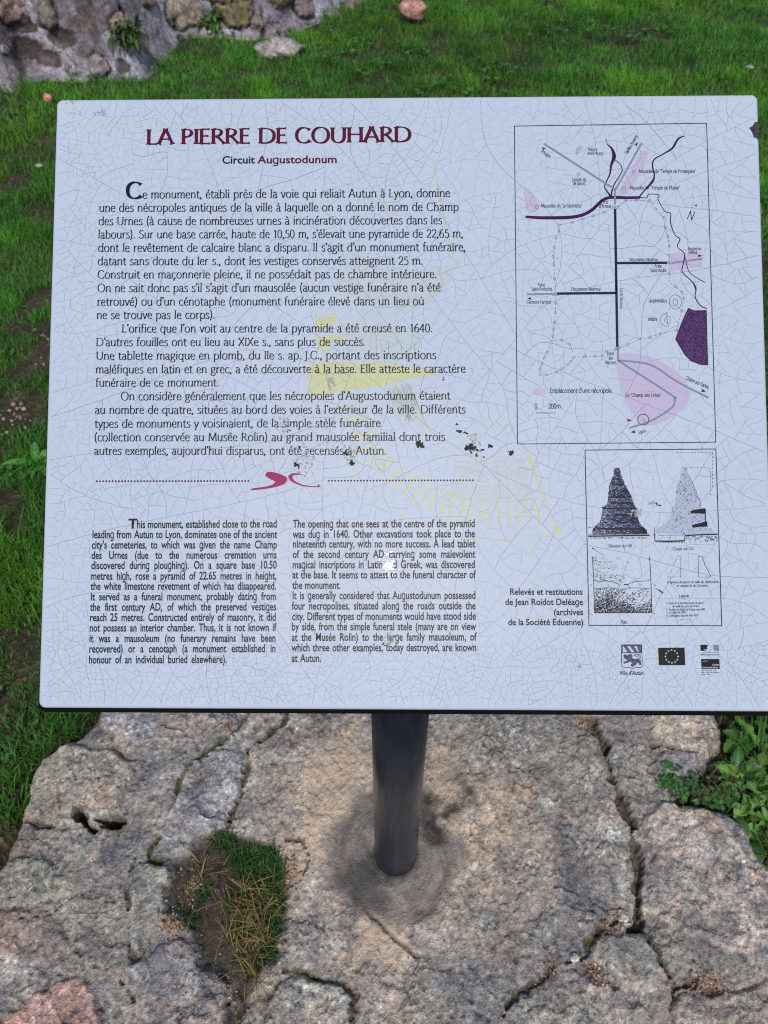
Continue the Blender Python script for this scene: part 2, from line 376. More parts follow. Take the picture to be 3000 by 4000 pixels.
cracks = [  # polyline, half width, depth, moss, file
 ([(905,180),(935,270),(955,330),(985,400),(1000,480),(1030,560),(1065,640),(1095,740),(1110,830),(1100,920),(1085,1000),(1075,1080)], 0.013, 0.032, 0.5, Z2),
 ([(1060,1040),(1010,1055),(940,1090),(895,1120),(872,1180),(830,1225),(740,1255),(650,1300),(580,1350),(535,1400),(500,1470)], 0.007, 0.016, 0.6, Z2),
 ([(1085,1080),(1130,1105),(1160,1170),(1200,1250),(1250,1340),(1245,1385)], 0.008, 0.02, 0.6, Z2),
 ([(1250,1350),(1310,1335),(1350,1310)], 0.010, 0.018, 0.6, Z2),
 ([(1150,300),(1220,292),(1310,315)], 0.006, 0.02, 0.1, Z2),
 ([(1250,130),(1215,210),(1140,270),(1085,310),(1065,400),(1045,500),(1005,600),(985,650)], 0.0065, 0.02, 0.3, Z1),
 ([(1060,170),(1010,235),(950,290),(865,350),(790,425),(760,500)], 0.007, 0.016, 0.7, Z1),
 ([(340,596),(385,602),(430,612),(510,612)], 0.019, 0.085, 0.0, Z1),
 ([(370,620),(395,660)], 0.014, 0.06, 0.0, Z1),
 ([(585,770),(560,880),(555,1000),(560,1120),(570,1200),(600,1215),(640,1165)], 0.006, 0.014, 0.3, Z1),
 ([(680,700),(640,760),(650,790),(720,800)], 0.011, 0.018, 0.6, Z1),
 ([(970,1290),(985,1360),(1000,1460),(1010,1600)], 0.012, 0.026, 0.1, Z1),
 ([(1240,695),(1300,700),(1330,750),(1322,820),(1290,880),(1240,900)], 0.005, 0.010, 0.1, Z1),
 ([(1240,1270),(1330,1280),(1420,1310),(1490,1320),(1535,1370),(1530,1470)], 0.008, 0.012, 0.6, Z1),
 ([(500,1270),(540,1340),(580,1400)], 0.006, 0.012, 0.1, Z1),
 ([(70,590),(150,625),(210,645)], 0.006, 0.014, 0.1, Z1),
]
for pts, wd, dp, moss, f in cracks:
    d = line_d(wx, wy, gw(pts, f))+0.0045*fbm(X, Y, 0.012, 3, 73, 0.7)+0.004*fbm(X, Y, 0.03, 2, 74)
    wv = wd*(1.0 if wd > 0.0125 else 0.8)*np.clip(0.62+0.75*fbm(X, Y, 0.045, 3, 71), 0.12, 1.2)
    c = sstep(wv*1.15, wv*0.35, d)
    dp *= 0.5 if moss > 0.05 and wd < 0.0125 else 0.7; Hh = Hh - dp*c
    colr = blend(colr, (0.058, 0.048, 0.034), 0.85*sstep(wv*1.3, wv*0.5, d))
    colr = blend(colr, (0.055, 0.06, 0.012), moss*sstep(wv*2.4, wv*0.9, d)*sstep(-0.1, 0.35, fbm(X, Y, 0.03, 3, 72)))
    SID[d < wv*0.8] = 0
# hairline fractures and flaked creases
for q_, (sc_, dp_) in enumerate(((0.11, 0.0022), (0.07, 0.0016), (0.16, 0.003))):
    n_ = fbm(X+3*q_, Y-2*q_, sc_, 5, 240+q_, 0.6); cr_ = sstep(0.022, 0.0, np.abs(n_))*sstep(0.05, 0.4, fbm(X, Y, 0.2, 3, 250+q_))*(1-collar)*(1-0.7*skim)
    Hh -= dp_*cr_; colr = blend(colr, (0.085, 0.075, 0.065), 0.6*cr_); Hh += 0.0028*sstep(-0.01, 0.03, n_)*(1-collar)*(1-0.6*skim)
# soil pocket with the tuft
pock = gw([(740,790),(800,760),(870,695),(980,660),(1080,690),(1200,740),(1238,900),(1225,1030),(1200,1200),(1130,1235),(1085,1300),(1062,1420),(1045,1500),(1028,1500),(1010,1390),(975,1290),(872,1262),(842,1110),(790,1020),(715,1010),(738,860)], Z1)
psd = poly_sd(wx, wy, pock); pf = sstep(-0.008, 0.014, psd+0.006*g4)
Hh = Hh*(1-pf) + pf*(-0.012 + 0.004*fbm(X, Y, 0.03, 4, 81, 0.7))
colr = blend(colr, (0.050, 0.037, 0.027), pf*0.95); colr = colr*(1+0.5*pf*g4)[..., None]
SID[psd > 0] = 0
# red-brown grit lying in the joints
grit = [((850,200),0.020,Z2),((875,150),0.018,Z2),((960,1075),0.017,Z2),((1015,1015),0.013,Z2),((900,1262),0.018,Z2),((950,1295),0.014,Z2),((720,1265),0.012,Z2),((1400,1330),0.026,Z2),((1345,1318),0.014,Z2),
        ((760,1070),0.018,Z1),((735,1045),0.014,Z1),((1250,850),0.018,Z1),((1250,790),0.012,Z1),((830,900),0.03,Z1),((630,1180),0.008,Z1),((980,220),0.014,Z1),((820,400),0.012,Z1)]
GR = []
for p, r, f in grit:
    g = G(*f(*p)); d = np.hypot(wx-g[0], wy-g[1]); q = sstep(r*1.1, r*0.5, d+0.012*fbm(X, Y, 0.02, 3, 83))
    colr = blend(colr, (0.17, 0.11, 0.075), q*0.6); GR.append((g, r))
# lichen
for cx, cy, r, f in ((1040,1060,22,Z2),(450,1060,28,Z2),(985,360,24,Z2),(1000,680,20,Z2),(490,230,16,Z2),(1030,900,26,Z2),(545,230,12,Z2),(270,1000,16,Z1),(710,860,30,Z1),(640,1000,22,Z1)):
    g = G(*f(cx, cy)); r *= 0.00052; d = np.hypot(wx-g[0], wy-g[1])
    colr = blend(colr, (0.34, 0.36, 0.31), 0.75*sstep(r, r*0.4, d+r*0.7*fbm(X, Y, 0.012, 3, 84)))
# grain: feldspar, quartz, pits
lift = 1.55*sstep(-0.01, 0.02, psd*0-psd)[..., None]+1.1*(1-sstep(-0.01, 0.02, -psd))[..., None]
colr = colr*lift
colr = colr*np.array((0.955, 0.995, 1.045))*(1+0.26*fbm(X, Y, 0.3, 3, 34)[..., None])
gm = ((1-0.75*pf)*(1-0.82*collar)*(1-0.8*skim)*np.clip(0.72+0.75*fbm(X, Y, 0.13, 3, 28), 0.3, 1.25))[..., None]
colr = colr*(1+gm*(0.27*g1+0.25*g4)[..., None])
bl1 = fbm(X, Y, 0.07, 4, 29, 0.6); colr = colr*(1+gm*0.45*bl1[..., None])
colr = blend(colr, (0.16, 0.17, 0.20), 0.55*sstep(0.12, 0.42, fbm(X+2, Y, 0.08, 4, 30, 0.6))*gm[..., 0])
colr = colr*(1-gm*0.42*sstep(0.42, 0.75, g2)[..., None])
colr = colr*(1+gm*0.55*sstep(0.5, 0.8, g3)[..., None])
ch_ = fbm(X, Y, 0.011, 2, 27, 0.8)
colr = colr*(1+gm*ch_[..., None]*np.array((0.14, 0.0, -0.10)))
ccol = C3((0.215, 0.198, 0.182))*(1+0.38*strk[..., None]*np.ones(3))*(1+0.35*g4[..., None])
ccol = blend(ccol, (0.29, 0.24, 0.18), 0.7*sstep(0.01, 0.0, np.abs(rr-0.083+0.006*np.cos(3*an)))*sstep(-0.2, 0.3, fbm(X, Y, 0.04, 3, 48)))
ccol = blend(ccol, (0.10, 0.09, 0.085), 0.8*sstep(0.014, 0.0, np.abs(rr-0.108+0.01*np.cos(2*an)))*sstep(-0.3, 0.2, fbm(X, Y, 0.05, 3, 49)))
ccol = blend(ccol, np.array((0.055, 0.054, 0.058)), 0.92*lowleft)*(1+0.3*strk*lowleft)[..., None]
colr = colr*(1-0.93*collar[..., None])+ccol*0.93*collar[..., None]
colr = blend(colr, (0.034, 0.032, 0.029), 0.92*wetpatch*np.clip(0.85+0.7*g4, 0.3, 1))
colr = blend(colr, (0.36, 0.37, 0.32), 0.8*sstep(0.012, 0.005, np.hypot(rx_-0.088, ry_-0.062)+0.006*fbm(X, Y, 0.012, 3, 50)))
colr = np.clip(colr, 0.008, 0.72)
# the rim falls away into the turf
es = poly_sd(wx, wy, EDGE)
Hh -= 0.05*sstep(0.03, -0.01, es)
colr = blend(colr, (0.05, 0.045, 0.038), 0.7*sstep(0.046, 0.039, rr))  # contact shade round the pole's foot, painted into the colour
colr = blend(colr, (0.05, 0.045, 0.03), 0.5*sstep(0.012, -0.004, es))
keep = es > -0.012
co = np.stack([X, Y, Hh], -1).reshape(-1, 3); fc = grid_faces(len(fx), len(fy))
keepf = keep.ravel()[fc].all(1)
fid = np.max(SID.ravel()[fc], axis=1)
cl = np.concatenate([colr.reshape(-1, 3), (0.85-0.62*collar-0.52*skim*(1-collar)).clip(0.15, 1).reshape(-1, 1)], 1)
footing = empty('stone_footing', (PB[0], PB[1], 0)); off = np.array([PB[0], PB[1], 0])
tag(footing, 'rough grey masonry footing of embedded stones around the pole', 'stone footing')
# shared normals so that the split shows no seams
dzx = np.gradient(Hh, step, axis=1); dzy = np.gradient(Hh, step, axis=0)
nrm = np.stack([-dzx, -dzy, np.ones_like(Hh)], -1).reshape(-1, 3); nrm /= np.linalg.norm(nrm, axis=1)[:, None]
STL = {'pale_grey': 'pale grey knobbly stone at the left edge', 'pink': 'pink granite stone', 'large': 'large pinkish ridged stone', 'dark': 'small dark grey stone', 'wedge': 'small wedge shaped stone between joints'}
for k in range(0, len(stones)+1):
    sel = keepf & (fid == k)
    if not sel.any(): continue
    u, f2 = sub(co, fc, sel)
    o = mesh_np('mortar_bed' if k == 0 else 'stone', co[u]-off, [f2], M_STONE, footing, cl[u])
    o.data.normals_split_custom_set_from_vertices(nrm[u].tolist())
    if k and stones[k-1] in STL: o['label'] = STL[stones[k-1]]
def foot_z(x, y):
    i = np.clip(((np.asarray(x)-fx[0])/step).astype(int), 0, len(fx)-1); j = np.clip(((np.asarray(y)-fy[0])/step).astype(int), 0, len(fy)-1)
    return Hh[j, i]

# ------------------------------------------------------------------ pebbles
def rock_geo(seed, n=10, m=14, rough=0.25, flat=0.7):
    r = np.random.default_rng(seed); off_ = r.uniform(0, 50, 3)
    th = np.linspace(0, math.pi, n)[:, None]; ph = np.linspace(0, 2*math.pi, m, endpoint=False)[None]
    x = np.sin(th)*np.cos(ph); y = np.sin(th)*np.sin(ph); z = np.cos(th)*np.ones_like(ph)
    d = 1 + rough*fbm(x+off_[0]+0.7*z, y+off_[1]-0.6*z, 0.9, 3, seed) + rough*0.6*fbm(z+off_[2], x-y, 0.8, 2, seed+5)
    V = np.stack([x*d, y*d, z*d*flat], -1).reshape(-1, 3)
    i = np.arange(n-1)[:, None]*m; j = np.arange(m)[None]; j2 = (j+1) % m
    Fq = np.stack([i+j, i+m+j, i+m+j2, i+j2], -1).reshape(-1, 4)
    return V, Fq
def rock(name, x, y, z, size, tint, seed, label=None, cat='stone', group=None, res=(14, 20), rough=0.3, mat=None):
    V, Fq = rock_geo(seed, *res, rough); V = V*np.array(size)
    c = np.array(tint)*(1+0.3*fbm(V[:, 0], V[:, 1]+V[:, 2], max(size)*0.8, 3, seed)[:, None])
    o = mesh_np(name, V, [Fq], mat or M_PEB, cols=np.clip(c, 0.01, 0.8), loc=(x, y, z))
    if label: tag(o, label, cat, group)
    return o
V0, F0 = rock_geo(3, 5, 7, 0.3, 0.8)
vs, fs, cs = [], [], []; nv = 0
r_ = np.random.default_rng(5)
for g, r in GR:
    for q in range(int(80*(r/0.025)**2)):
        a = r_.uniform(0, 6.28); d = abs(r_.normal(0, 0.75*r)); x, y = g[0]+d*math.cos(a), g[1]+d*math.sin(a)
        s = r_.uniform(0.0012, 0.0030)
        vs.append(V0*s*r_.uniform(0.7, 1.3, 3)+[x, y, float(foot_z(x, y))+s*0.4]); fs.append(F0+nv); nv += len(V0)
        t = np.array([(0.30,0.17,0.10),(0.36,0.25,0.17),(0.20,0.12,0.08),(0.42,0.36,0.3)][r_.integers(4)])*r_.uniform(0.8, 1.2)
        cs.append(np.tile(t, (len(V0), 1)))
for q in range(260):               # loose crumbs over the pocket and the footing
    if q < 120: p = G(*Z1(r_.uniform(740, 1220), r_.uniform(720, 1480)))
    else: p = G(r_.uniform(0, 3000), r_.uniform(2800, 4000))
    if poly_sd(np.array(p[0]), np.array(p[1]), EDGE) < 0.01 or math.hypot(p[0]-PB[0], p[1]-PB[1]) < 0.06: continue
    s = r_.uniform(0.001, 0.0022)
    vs.append(V0*s*r_.uniform(0.7, 1.3, 3)+[p[0], p[1], float(foot_z(*p))+s*0.5]); fs.append(F0+nv); nv += len(V0)
    cs.append(np.tile(np.array((0.36, 0.33, 0.30))*r_.uniform(0.5, 1.3), (len(V0), 1)))
o = mesh_np('grit', np.concatenate(vs), [np.concatenate(fs)], M_PEB, cols=np.concatenate(cs))
tag(o, 'reddish brown grit lying in the joints of the footing', 'grit', kind='stuff')
for i, (p, s, lab) in enumerate([((820,1212),0.0085,'small round white pebble above the rounded stone at bottom right'),((1033,1035),0.0105,'small white angular pebble in the mossy joint beside red grit'),((620,933),0.005,'tiny white pebble on the mortar right of the pole')]):
    g = G(*Z2(*p)); rock('pebble', g[0], g[1], float(foot_z(*g))+s*0.45, (s, s*0.8, s*0.8), (0.55, 0.53, 0.5), 31+i, lab, 'pebble', 'white pebbles on the footing', (10, 12), 0.25)

# ------------------------------------------------------------------ the information sign
sign = empty('information_sign', (PB[0], PB[1], 0))
tag(sign, 'white crazed enamel information panel with French and English text on a dark round pole', 'sign')
MP = Matrix(((PEU[0], PEV[0], PEN[0], PC[0]), (PEU[1], PEV[1], PEN[1], PC[1]), (PEU[2], PEV[2], PEN[2], PC[2]), (0, 0, 0, 1)))
MB = Matrix.Translation(-Vector((PB[0], PB[1], 0)))
def rrect(w2, h2, r, seg=8, cx=0, cy=0):
    out = []
    for sx, sy, a0 in ((1, 1, 0), (-1, 1, 90), (-1, -1, 180), (1, -1, 270)):
        for q in range(seg+1):
            a = math.radians(a0+90*q/seg); out.append((cx+sx*(w2-r)+r*math.cos(a), cy+sy*(h2-r)+r*math.sin(a)))
    return np.array(out)
def loft(loops, cap0=True, cap1=True):      # loops: list of (n,3)
    n = len(loops[0]); V = np.concatenate(loops); fq = []
    for k in range(len(loops)-1):
        a = np.arange(n)+k*n; b = (np.arange(n)+1) % n+k*n
        fq.append(np.stack([a, b, b+n, a+n], 1))
    F_ = [np.concatenate(fq)]
    if cap0: F_.append(np.arange(n)[::-1][None])
    if cap1: F_.append((np.arange(n)+(len(loops)-1)*n)[None])
    return V, F_
def ring(w2, h2, r, z, seg=8, cx=0, cy=0):
    p = rrect(w2, h2, r, seg, cx, cy); return np.concatenate([p, np.full((len(p), 1), z)], 1)
R0 = 0.0075; EDG = 0.0042
L = [ring(PW/2, PH/2, R0, -0.012), ring(PW/2, PH/2, R0, -EDG)]
for q in range(1, 7):
    a = math.radians(90*q/6); i = EDG*(1-math.cos(a)); L.append(ring(PW/2-i, PH/2-i, R0-i, -EDG+EDG*math.sin(a)))
L.append(ring(PW/2-EDG-0.002, PH/2-EDG-0.002, R0-EDG, 0.0))
V, F_ = loft(L)
panel = mesh_np('panel', V, F_, M_ENAMEL); panel.parent = sign; panel.matrix_local = MB@MP
# black tray behind the enamel
L = [ring(PW/2+0.0012, PH/2+0.003, 0.009, z, 8, -0.0008, -0.0022) for z in (-0.026, -0.0065)]
L.insert(0, ring(PW/2-0.02, PH/2-0.02, 0.006, -0.030))
V, F_ = loft(L); tr = mesh_np('backing_tray', V, F_, M_TRAY, smooth=False); tr.parent = panel
# pole, bracket, screws
prad = 0.038
pole_top_t = np.dot(PC-PEN*0.031-np.array([PB[0], PB[1], 0]), PEN)/PEN[2]
zt = pole_top_t-0.012
m_ = 48; a = np.linspace(0, 2*math.pi, m_, endpoint=False); L = []
for z, r in ((-0.05, prad), (0.0, prad), (0.004, prad), (zt*0.5, prad), (zt-0.03, prad)):
    L.append(np.stack([r*np.cos(a), r*np.sin(a), np.full(m_, z)], 1))
# cut the top parallel to the panel
top = np.stack([prad*np.cos(a), prad*np.sin(a), np.zeros(m_)], 1)
top[:, 2] = zt - (top[:, 0]*PEN[0]+top[:, 1]*PEN[1])/PEN[2]; L[-1] = top
V, F_ = loft(L); po = mesh_np('pole', V, F_, M_STEEL, sign)
po.data.polygons[len(po.data.polygons)-1].use_smooth = False
# mounting plate under the tray
ctr = np.array([PB[0], PB[1], zt]) - PC; cu, cv = np.dot(ctr, PEU), np.dot(ctr, PEV)
L = [ring(0.10, 0.085, 0.01, z, 4, cu, cv) for z in (-0.0405, -0.0305)]
V, F_ = loft(L); br = mesh_np('mounting_plate', V, F_, M_STEEL, smooth=False); br.parent = sign; br.matrix_local = MB@MP
for sx in (-1, 1):
    for sy in (-1, 1):
        aa = np.linspace(0, 2*math.pi, 6, endpoint=False)
        L = [np.stack([cu+sx*0.082+0.007*np.cos(aa), cv+sy*0.067+0.007*np.sin(aa), np.full(6, z)], 1) for z in (-0.0455, -0.0407)]
        V, F_ = loft(L); b_ = mesh_np('bolt', V, F_, M_STEEL, smooth=False); b_.parent = br

# ---- print: everything below lies on the panel's face, in the panel's own metres
class Sheet:
    def __init__(s, z): s.v, s.q, s.t, s.z = [], [], [], z; s.n = 0
    def quadstrip(s, A, B, dz=0.0):
        A = np.asarray(A); B = np.asarray(B); n = len(A)
        s.v.append(np.concatenate([np.concatenate([A, np.full((n, 1), s.z+dz)], 1), np.concatenate([B, np.full((n, 1), s.z+dz)], 1)]))
        i = np.arange(n-1)+s.n; s.q.append(np.stack([i, i+1, i+1+n, i+n], 1)); s.n += 2*n
    def line(s, pts, w, dz=0.0, w1=None):       # constant or tapering ribbon
        p = np.asarray(pts, float)
        if len(p) < 2: return
        t = np.gradient(p, axis=0); t /= np.linalg.norm(t, axis=1)[:, None]+1e-12
        nn = np.stack([-t[:, 1], t[:, 0]], 1)
        ww = np.asarray(w)*np.ones(len(p)) if w1 is None else np.linspace(w, w1, len(p))
        s.quadstrip(p-nn*ww[:, None]/2, p+nn*ww[:, None]/2, dz)
    def poly(s, pts, dz=0.0):
        p = np.asarray(pts, float)
        from mathutils.geometry import tessellate_polygon
        tr = tessellate_polygon([[Vector((x, y, 0)) for x, y in p]])
        s.v.append(np.concatenate([p, np.full((len(p), 1), s.z+dz)], 1))
        if len(tr): s.t.append(np.array(tr)+s.n)
        s.n += len(p)
    def tris(s, v, t, dz=0.0):
        s.v.append(np.concatenate([v, np.full((len(v), 1), s.z+dz)], 1)); s.t.append(np.asarray(t)+s.n); s.n += len(v)
    def disc(s, c, r, k=12, dz=0.0):
        a = np.linspace(0, 2*math.pi, k, endpoint=False); s.poly(np.stack([c[0]+r*np.cos(a), c[1]+r*np.sin(a)], 1), dz)
    def circle(s, c, r, w, k=24, dz=0.0, ry=None, a0=0, a1=360):
        a = np.radians(np.linspace(a0, a1, k+1)); s.line(np.stack([c[0]+r*np.cos(a), c[1]+(ry or r)*np.sin(a)], 1), w, dz)
    def build(s, name, mat, label=None):
        V = np.concatenate(s.v); fl = []
        if s.q: fl.append(np.concatenate(s.q))
        if s.t: fl.append(np.concatenate(s.t))
        # faces must look out of the panel
        out = []
        for f in fl:
            p = V[f]; ar = 0
            for i in range(f.shape[1]):
                j = (i+1) % f.shape[1]; ar = ar + p[:, i, 0]*p[:, j, 1]-p[:, j, 0]*p[:, i, 1]
            f = f.copy(); neg = ar < 0; f[neg] = f[neg][:, ::-1]; out.append(f)
        o = mesh_np(name, V, out, mat, smooth=False); o.parent = panel
        if label: o['label'] = label
        return o
PX = np.linalg.norm(P(1501, 2000)-P(1500, 2000))     # metres of panel per photo pixel
def LS(px, py): return np.linalg.norm(P(px, py-4)-P(px, py+4))/8     # metres of panel height per photo pixel, here
def Ps(pts, f=None): return np.array([P(*(f(*p) if f else p)) for p in pts])
def spl(pts, n=8):                                   # smooth curve through points
    p = np.asarray(pts, float); p = np.concatenate([[2*p[0]-p[1]], p, [2*p[-1]-p[-2]]]); out = []
    for i in range(1, len(p)-2):
        for t in np.linspace(0, 1, n, endpoint=False):
            a, b, c, d = p[i-1], p[i], p[i+1], p[i+2]
            out.append(0.5*((2*b)+(-a+c)*t+(2*a-5*b+4*c-d)*t*t+(-a+3*b-3*c+d)*t**3))
    out.append(p[-2]); return np.array(out)

# ---- the flared roman face: pen skeletons, x-height 50, capitals 72
GL = {
'a':(45,"M8 42 C14 54 34 54 34 36 L34 10 C34 2 38 0 44 2|M34 29 C10 28 6 18 6 12 C6 2 14 -1 20 -1 C28 -1 34 5 34 10"),
'b':(53,"M10 76 L10 3|M10 38 C16 54 47 56 47 25 C47 -6 16 -4 10 6"),
'c':(43,"M38 43 C30 54 6 54 6 25 C6 -6 32 -4 39 8"),
'd':(54,"M44 76 L44 0|M44 40 C36 56 6 54 6 25 C6 -6 36 -6 44 10"),
'e':(45,"M7 27 L39 28 C38 58 6 58 6 25 C6 -6 32 -4 40 8"),
'f':(30,"M31 72 C24 79 12 78 12 62 L12 0|M3 48 L26 48"),
'g':(47,"M22 50 C2 50 2 19 22 19 C42 19 42 50 22 50|M33 47 L46 49|M14 21 C4 13 10 8 22 7 C50 5 46 -22 22 -22 C0 -22 2 -4 14 4"),
'h':(53,"M10 76 L10 0|M10 36 C18 54 43 58 43 30 L43 0"),
'i':(21,"M10 50 L10 0|D10 68"),'j':(21,"M10 50 L10 -12 C10 -22 2 -22 -4 -19|D10 68"),
'k':(45,"M10 76 L10 0|M38 50 L11 24|M19 30 L43 0"),'l':(21,"M10 76 L10 0"),
'm':(79,"M10 50 L10 0|M10 36 C18 54 40 58 40 32 L40 0|M40 36 C48 54 69 58 69 32 L69 0"),
'n':(53,"M10 50 L10 0|M10 36 C18 54 43 58 43 30 L43 0"),
'o':(53,"M26 51 C-1 51 -1 -1 26 -1 C54 -1 54 51 26 51"),
'p':(53,"M10 50 L10 -23|M10 38 C16 56 47 56 47 25 C47 -6 16 -4 10 8"),
'q':(54,"M44 50 L44 -23|M44 40 C36 56 6 54 6 25 C6 -6 36 -6 44 10"),
'r':(35,"M10 50 L10 0|M10 35 C14 46 22 53 33 47"),
's':(38,"M32 44 C26 54 7 52 8 38 C10 24 33 30 33 13 C33 -4 10 -4 5 7"),
't':(32,"M13 62 L13 12 C13 -2 24 -2 30 4|M3 48 L29 48"),
'u':(53,"M9 50 L9 18 C9 -6 36 -4 43 14|M43 50 L43 0"),
'v':(43,"M3 50 L21 0|M40 50 L21 0"),'w':(65,"M3 50 L19 0|M33 50 L19 0|M33 50 L47 0|M62 50 L47 0"),
'x':(43,"M4 50 L38 0|M38 50 L4 0"),'y':(43,"M3 50 L21 2|M40 50 L21 2 L14 -16 C12 -22 6 -23 2 -21"),
'z':(41,"M5 48 L36 48 L5 2 L37 2"),
'A':(64,"M3 0 L31 74|M31 74 L60 0|M14 25 L49 25"),'B':(54,"M10 72 L10 0|M10 70 C48 74 46 38 12 39|M12 39 C56 42 54 -2 10 2"),
'C':(65,"M58 60 C46 79 6 78 6 36 C6 -6 46 -7 60 12"),'D':(71,"M10 72 L10 0|M10 70 C46 74 64 60 64 36 C64 10 46 -2 10 2"),
'E':(48,"M10 72 L10 0|M10 70 L42 70|M10 38 L38 38|M10 2 L44 2"),'F':(46,"M10 72 L10 0|M10 70 L42 70|M10 38 L38 38"),
'G':(68,"M58 60 C46 79 6 78 6 36 C6 -6 46 -4 60 8 L60 30"),'H':(69,"M10 72 L10 0|M58 72 L58 0|M10 38 L58 38"),
'I':(21,"M10 72 L10 0"),'J':(22,"M11 72 L11 0 C11 -14 2 -16 -4 -16"),'K':(58,"M10 72 L10 0|M46 72 L12 36|M22 42 L54 0"),
'L':(47,"M10 72 L10 0|M10 2 L44 2"),'M':(82,"M14 72 L8 0|M14 72 L41 6|M68 72 L41 6|M68 72 L74 0"),
'N':(69,"M10 72 L10 0|M10 72 L58 0|M58 72 L58 0"),'O':(76,"M38 73 C-4 73 -4 -1 38 -1 C80 -1 80 73 38 73"),
'P':(52,"M10 72 L10 0|M10 70 C54 76 52 32 12 34"),'Q':(76,"M38 73 C-4 73 -4 -1 38 -1 C80 -1 80 73 38 73|M40 4 L66 -14"),
'R':(57,"M10 72 L10 0|M10 70 C54 76 52 34 12 36|M26 36 L55 0"),'S':(50,"M42 62 C34 77 8 76 9 54 C10 34 46 42 45 18 C44 -6 14 -6 5 11"),
'T':(58,"M4 70 L54 70|M29 72 L29 0"),'U':(67,"M10 72 L10 26 C10 -9 57 -9 57 26 L57 72"),'V':(60,"M3 72 L30 0|M57 72 L30 0"),
'X':(60,"M5 72 L54 0|M53 72 L5 0"),'Z':(55,"M6 70 L48 70 L6 2 L50 2"),
'0':(49,"M24 71 C0 71 0 -1 24 -1 C49 -1 49 71 24 71"),'1':(36,"M10 58 L21 70 L21 0"),'2':(47,"M6 56 C10 76 42 76 40 52 C38 34 16 20 5 2 L43 2"),
'3':(46,"M7 60 C16 76 40 72 38 54 C37 42 26 38 18 38 C30 38 42 32 41 18 C40 -4 12 -4 5 8"),'4':(49,"M34 70 L4 22 L46 22|M34 70 L34 0"),
'5':(46,"M38 69 L14 69 L11 40 C24 46 42 42 42 22 C42 -4 14 -4 5 6"),'6':(49,"M38 71 C20 66 6 46 6 24 C6 -8 44 -8 44 21 C44 48 12 48 7 24"),
'7':(45,"M5 69 L40 69 L16 0"),'8':(48,"M24 71 C2 71 4 40 24 38 C48 36 50 -1 24 -1 C-2 -1 0 36 24 38 C46 40 46 71 24 71"),'9':(49,"M10 -1 C28 4 42 24 42 46 C42 78 5 78 5 49 C5 22 36 22 41 46"),
'.':(20,"D10 4"),',':(20,"D10 4|M11 4 L6 -12"),"'":(14,"M8 76 L6 58"),'"':(24,"M8 74 L7 60|M17 74 L16 60"),'(':(28,"M24 78 C6 60 6 4 24 -14"),
')':(28,"M4 78 C22 60 22 4 4 -14"),'-':(30,"M5 25 L25 25"),':':(20,"D10 4|D10 40"),' ':(30,""),
'ı':(21,"M10 50 L10 0"),
}
ACC = {'é':('e',"M20 60 L33 74"),'è':('e',"M30 60 L17 74"),'ê':('e',"M13 60 L24 72|M24 72 L35 60"),'à':('a',"M27 60 L14 74"),'â':('a',"M12 60 L23 72|M23 72 L34 60"),
       'ù':('u',"M32 60 L19 74"),'ç':('c',"M24 -2 C34 -10 26 -20 16 -16"),'î':('ı',"M1 60 L10 72|M10 72 L20 60"),'ô':('o',"M14 60 L26 72|M26 72 L38 60")}
import re
def path_pts(d):
    tk = re.findall(r'[MLC]|-?\d+\.?\d*', d); i = 0; pts = []; cur = None
    while i < len(tk):
        c = tk[i]; i += 1
        if c == 'M': cur = np.array([float(tk[i]), float(tk[i+1])]); i += 2; pts.append(cur)
        elif c == 'L':
            e = np.array([float(tk[i]), float(tk[i+1])]); i += 2
            for t in np.linspace(0, 1, 9)[1:]: pts.append(cur+(e-cur)*t)
            cur = e
        else:
            q = [np.array([float(tk[i+2*k]), float(tk[i+2*k+1])]) for k in range(3)]; i += 6
            for t in np.linspace(0, 1, 13)[1:]:
                u = 1-t; pts.append(u**3*cur+3*u*u*t*q[0]+3*u*t*t*q[1]+t**3*q[2])
            cur = q[2]
    return np.array(pts)
_gc = {}
def flared(ch, thick=8.2, thin=3.6, flare=0.55):
    key = (ch, thick, thin)
    if key in _gc: return _gc[key]
    if ch in ACC: adv, d = GL[ACC[ch][0]]; d = d+'|'+ACC[ch][1]
    else: adv, d = GL.get(ch, GL[' '])
    strips = []
    for s in [s for s in d.split('|') if s]:
        if s[0] == 'D':
            x, y = map(float, s[1:].split()); r = thick*0.62; a = np.linspace(0, math.pi, 5)
            strips.append((np.stack([x-r*np.cos(a), y+r*np.sin(a)], 1), np.stack([x-r*np.cos(a), y-r*np.sin(a)], 1))); continue
        p = path_pts(s); keepi = [0]+[k for k in range(1, len(p)) if np.linalg.norm(p[k]-p[k-1]) > 1e-6]; p = p[keepi]
        t = np.gradient(p, axis=0); t /= np.linalg.norm(t, axis=1)[:, None]
        ang = np.arctan2(t[:, 1], t[:, 0]); wd = thin+(thick-thin)*np.abs(np.sin(ang+math.radians(12)))
        ds = np.concatenate([[0], np.cumsum(np.linalg.norm(np.diff(p, axis=0), axis=1))]); tot = ds[-1]
        closed = np.linalg.norm(p[0]-p[-1]) < 1
        if not closed:
            fl = lambda e: 1+flare*np.clip(1-e/9.0, 0, 1)**1.3
            wd = wd*fl(ds)*fl(tot-ds)
        nn = np.stack([-t[:, 1], t[:, 0]], 1)
        strips.append((p-nn*wd[:, None]/2, p+nn*wd[:, None]/2))
    _gc[key] = (adv, strips); return _gc[key]
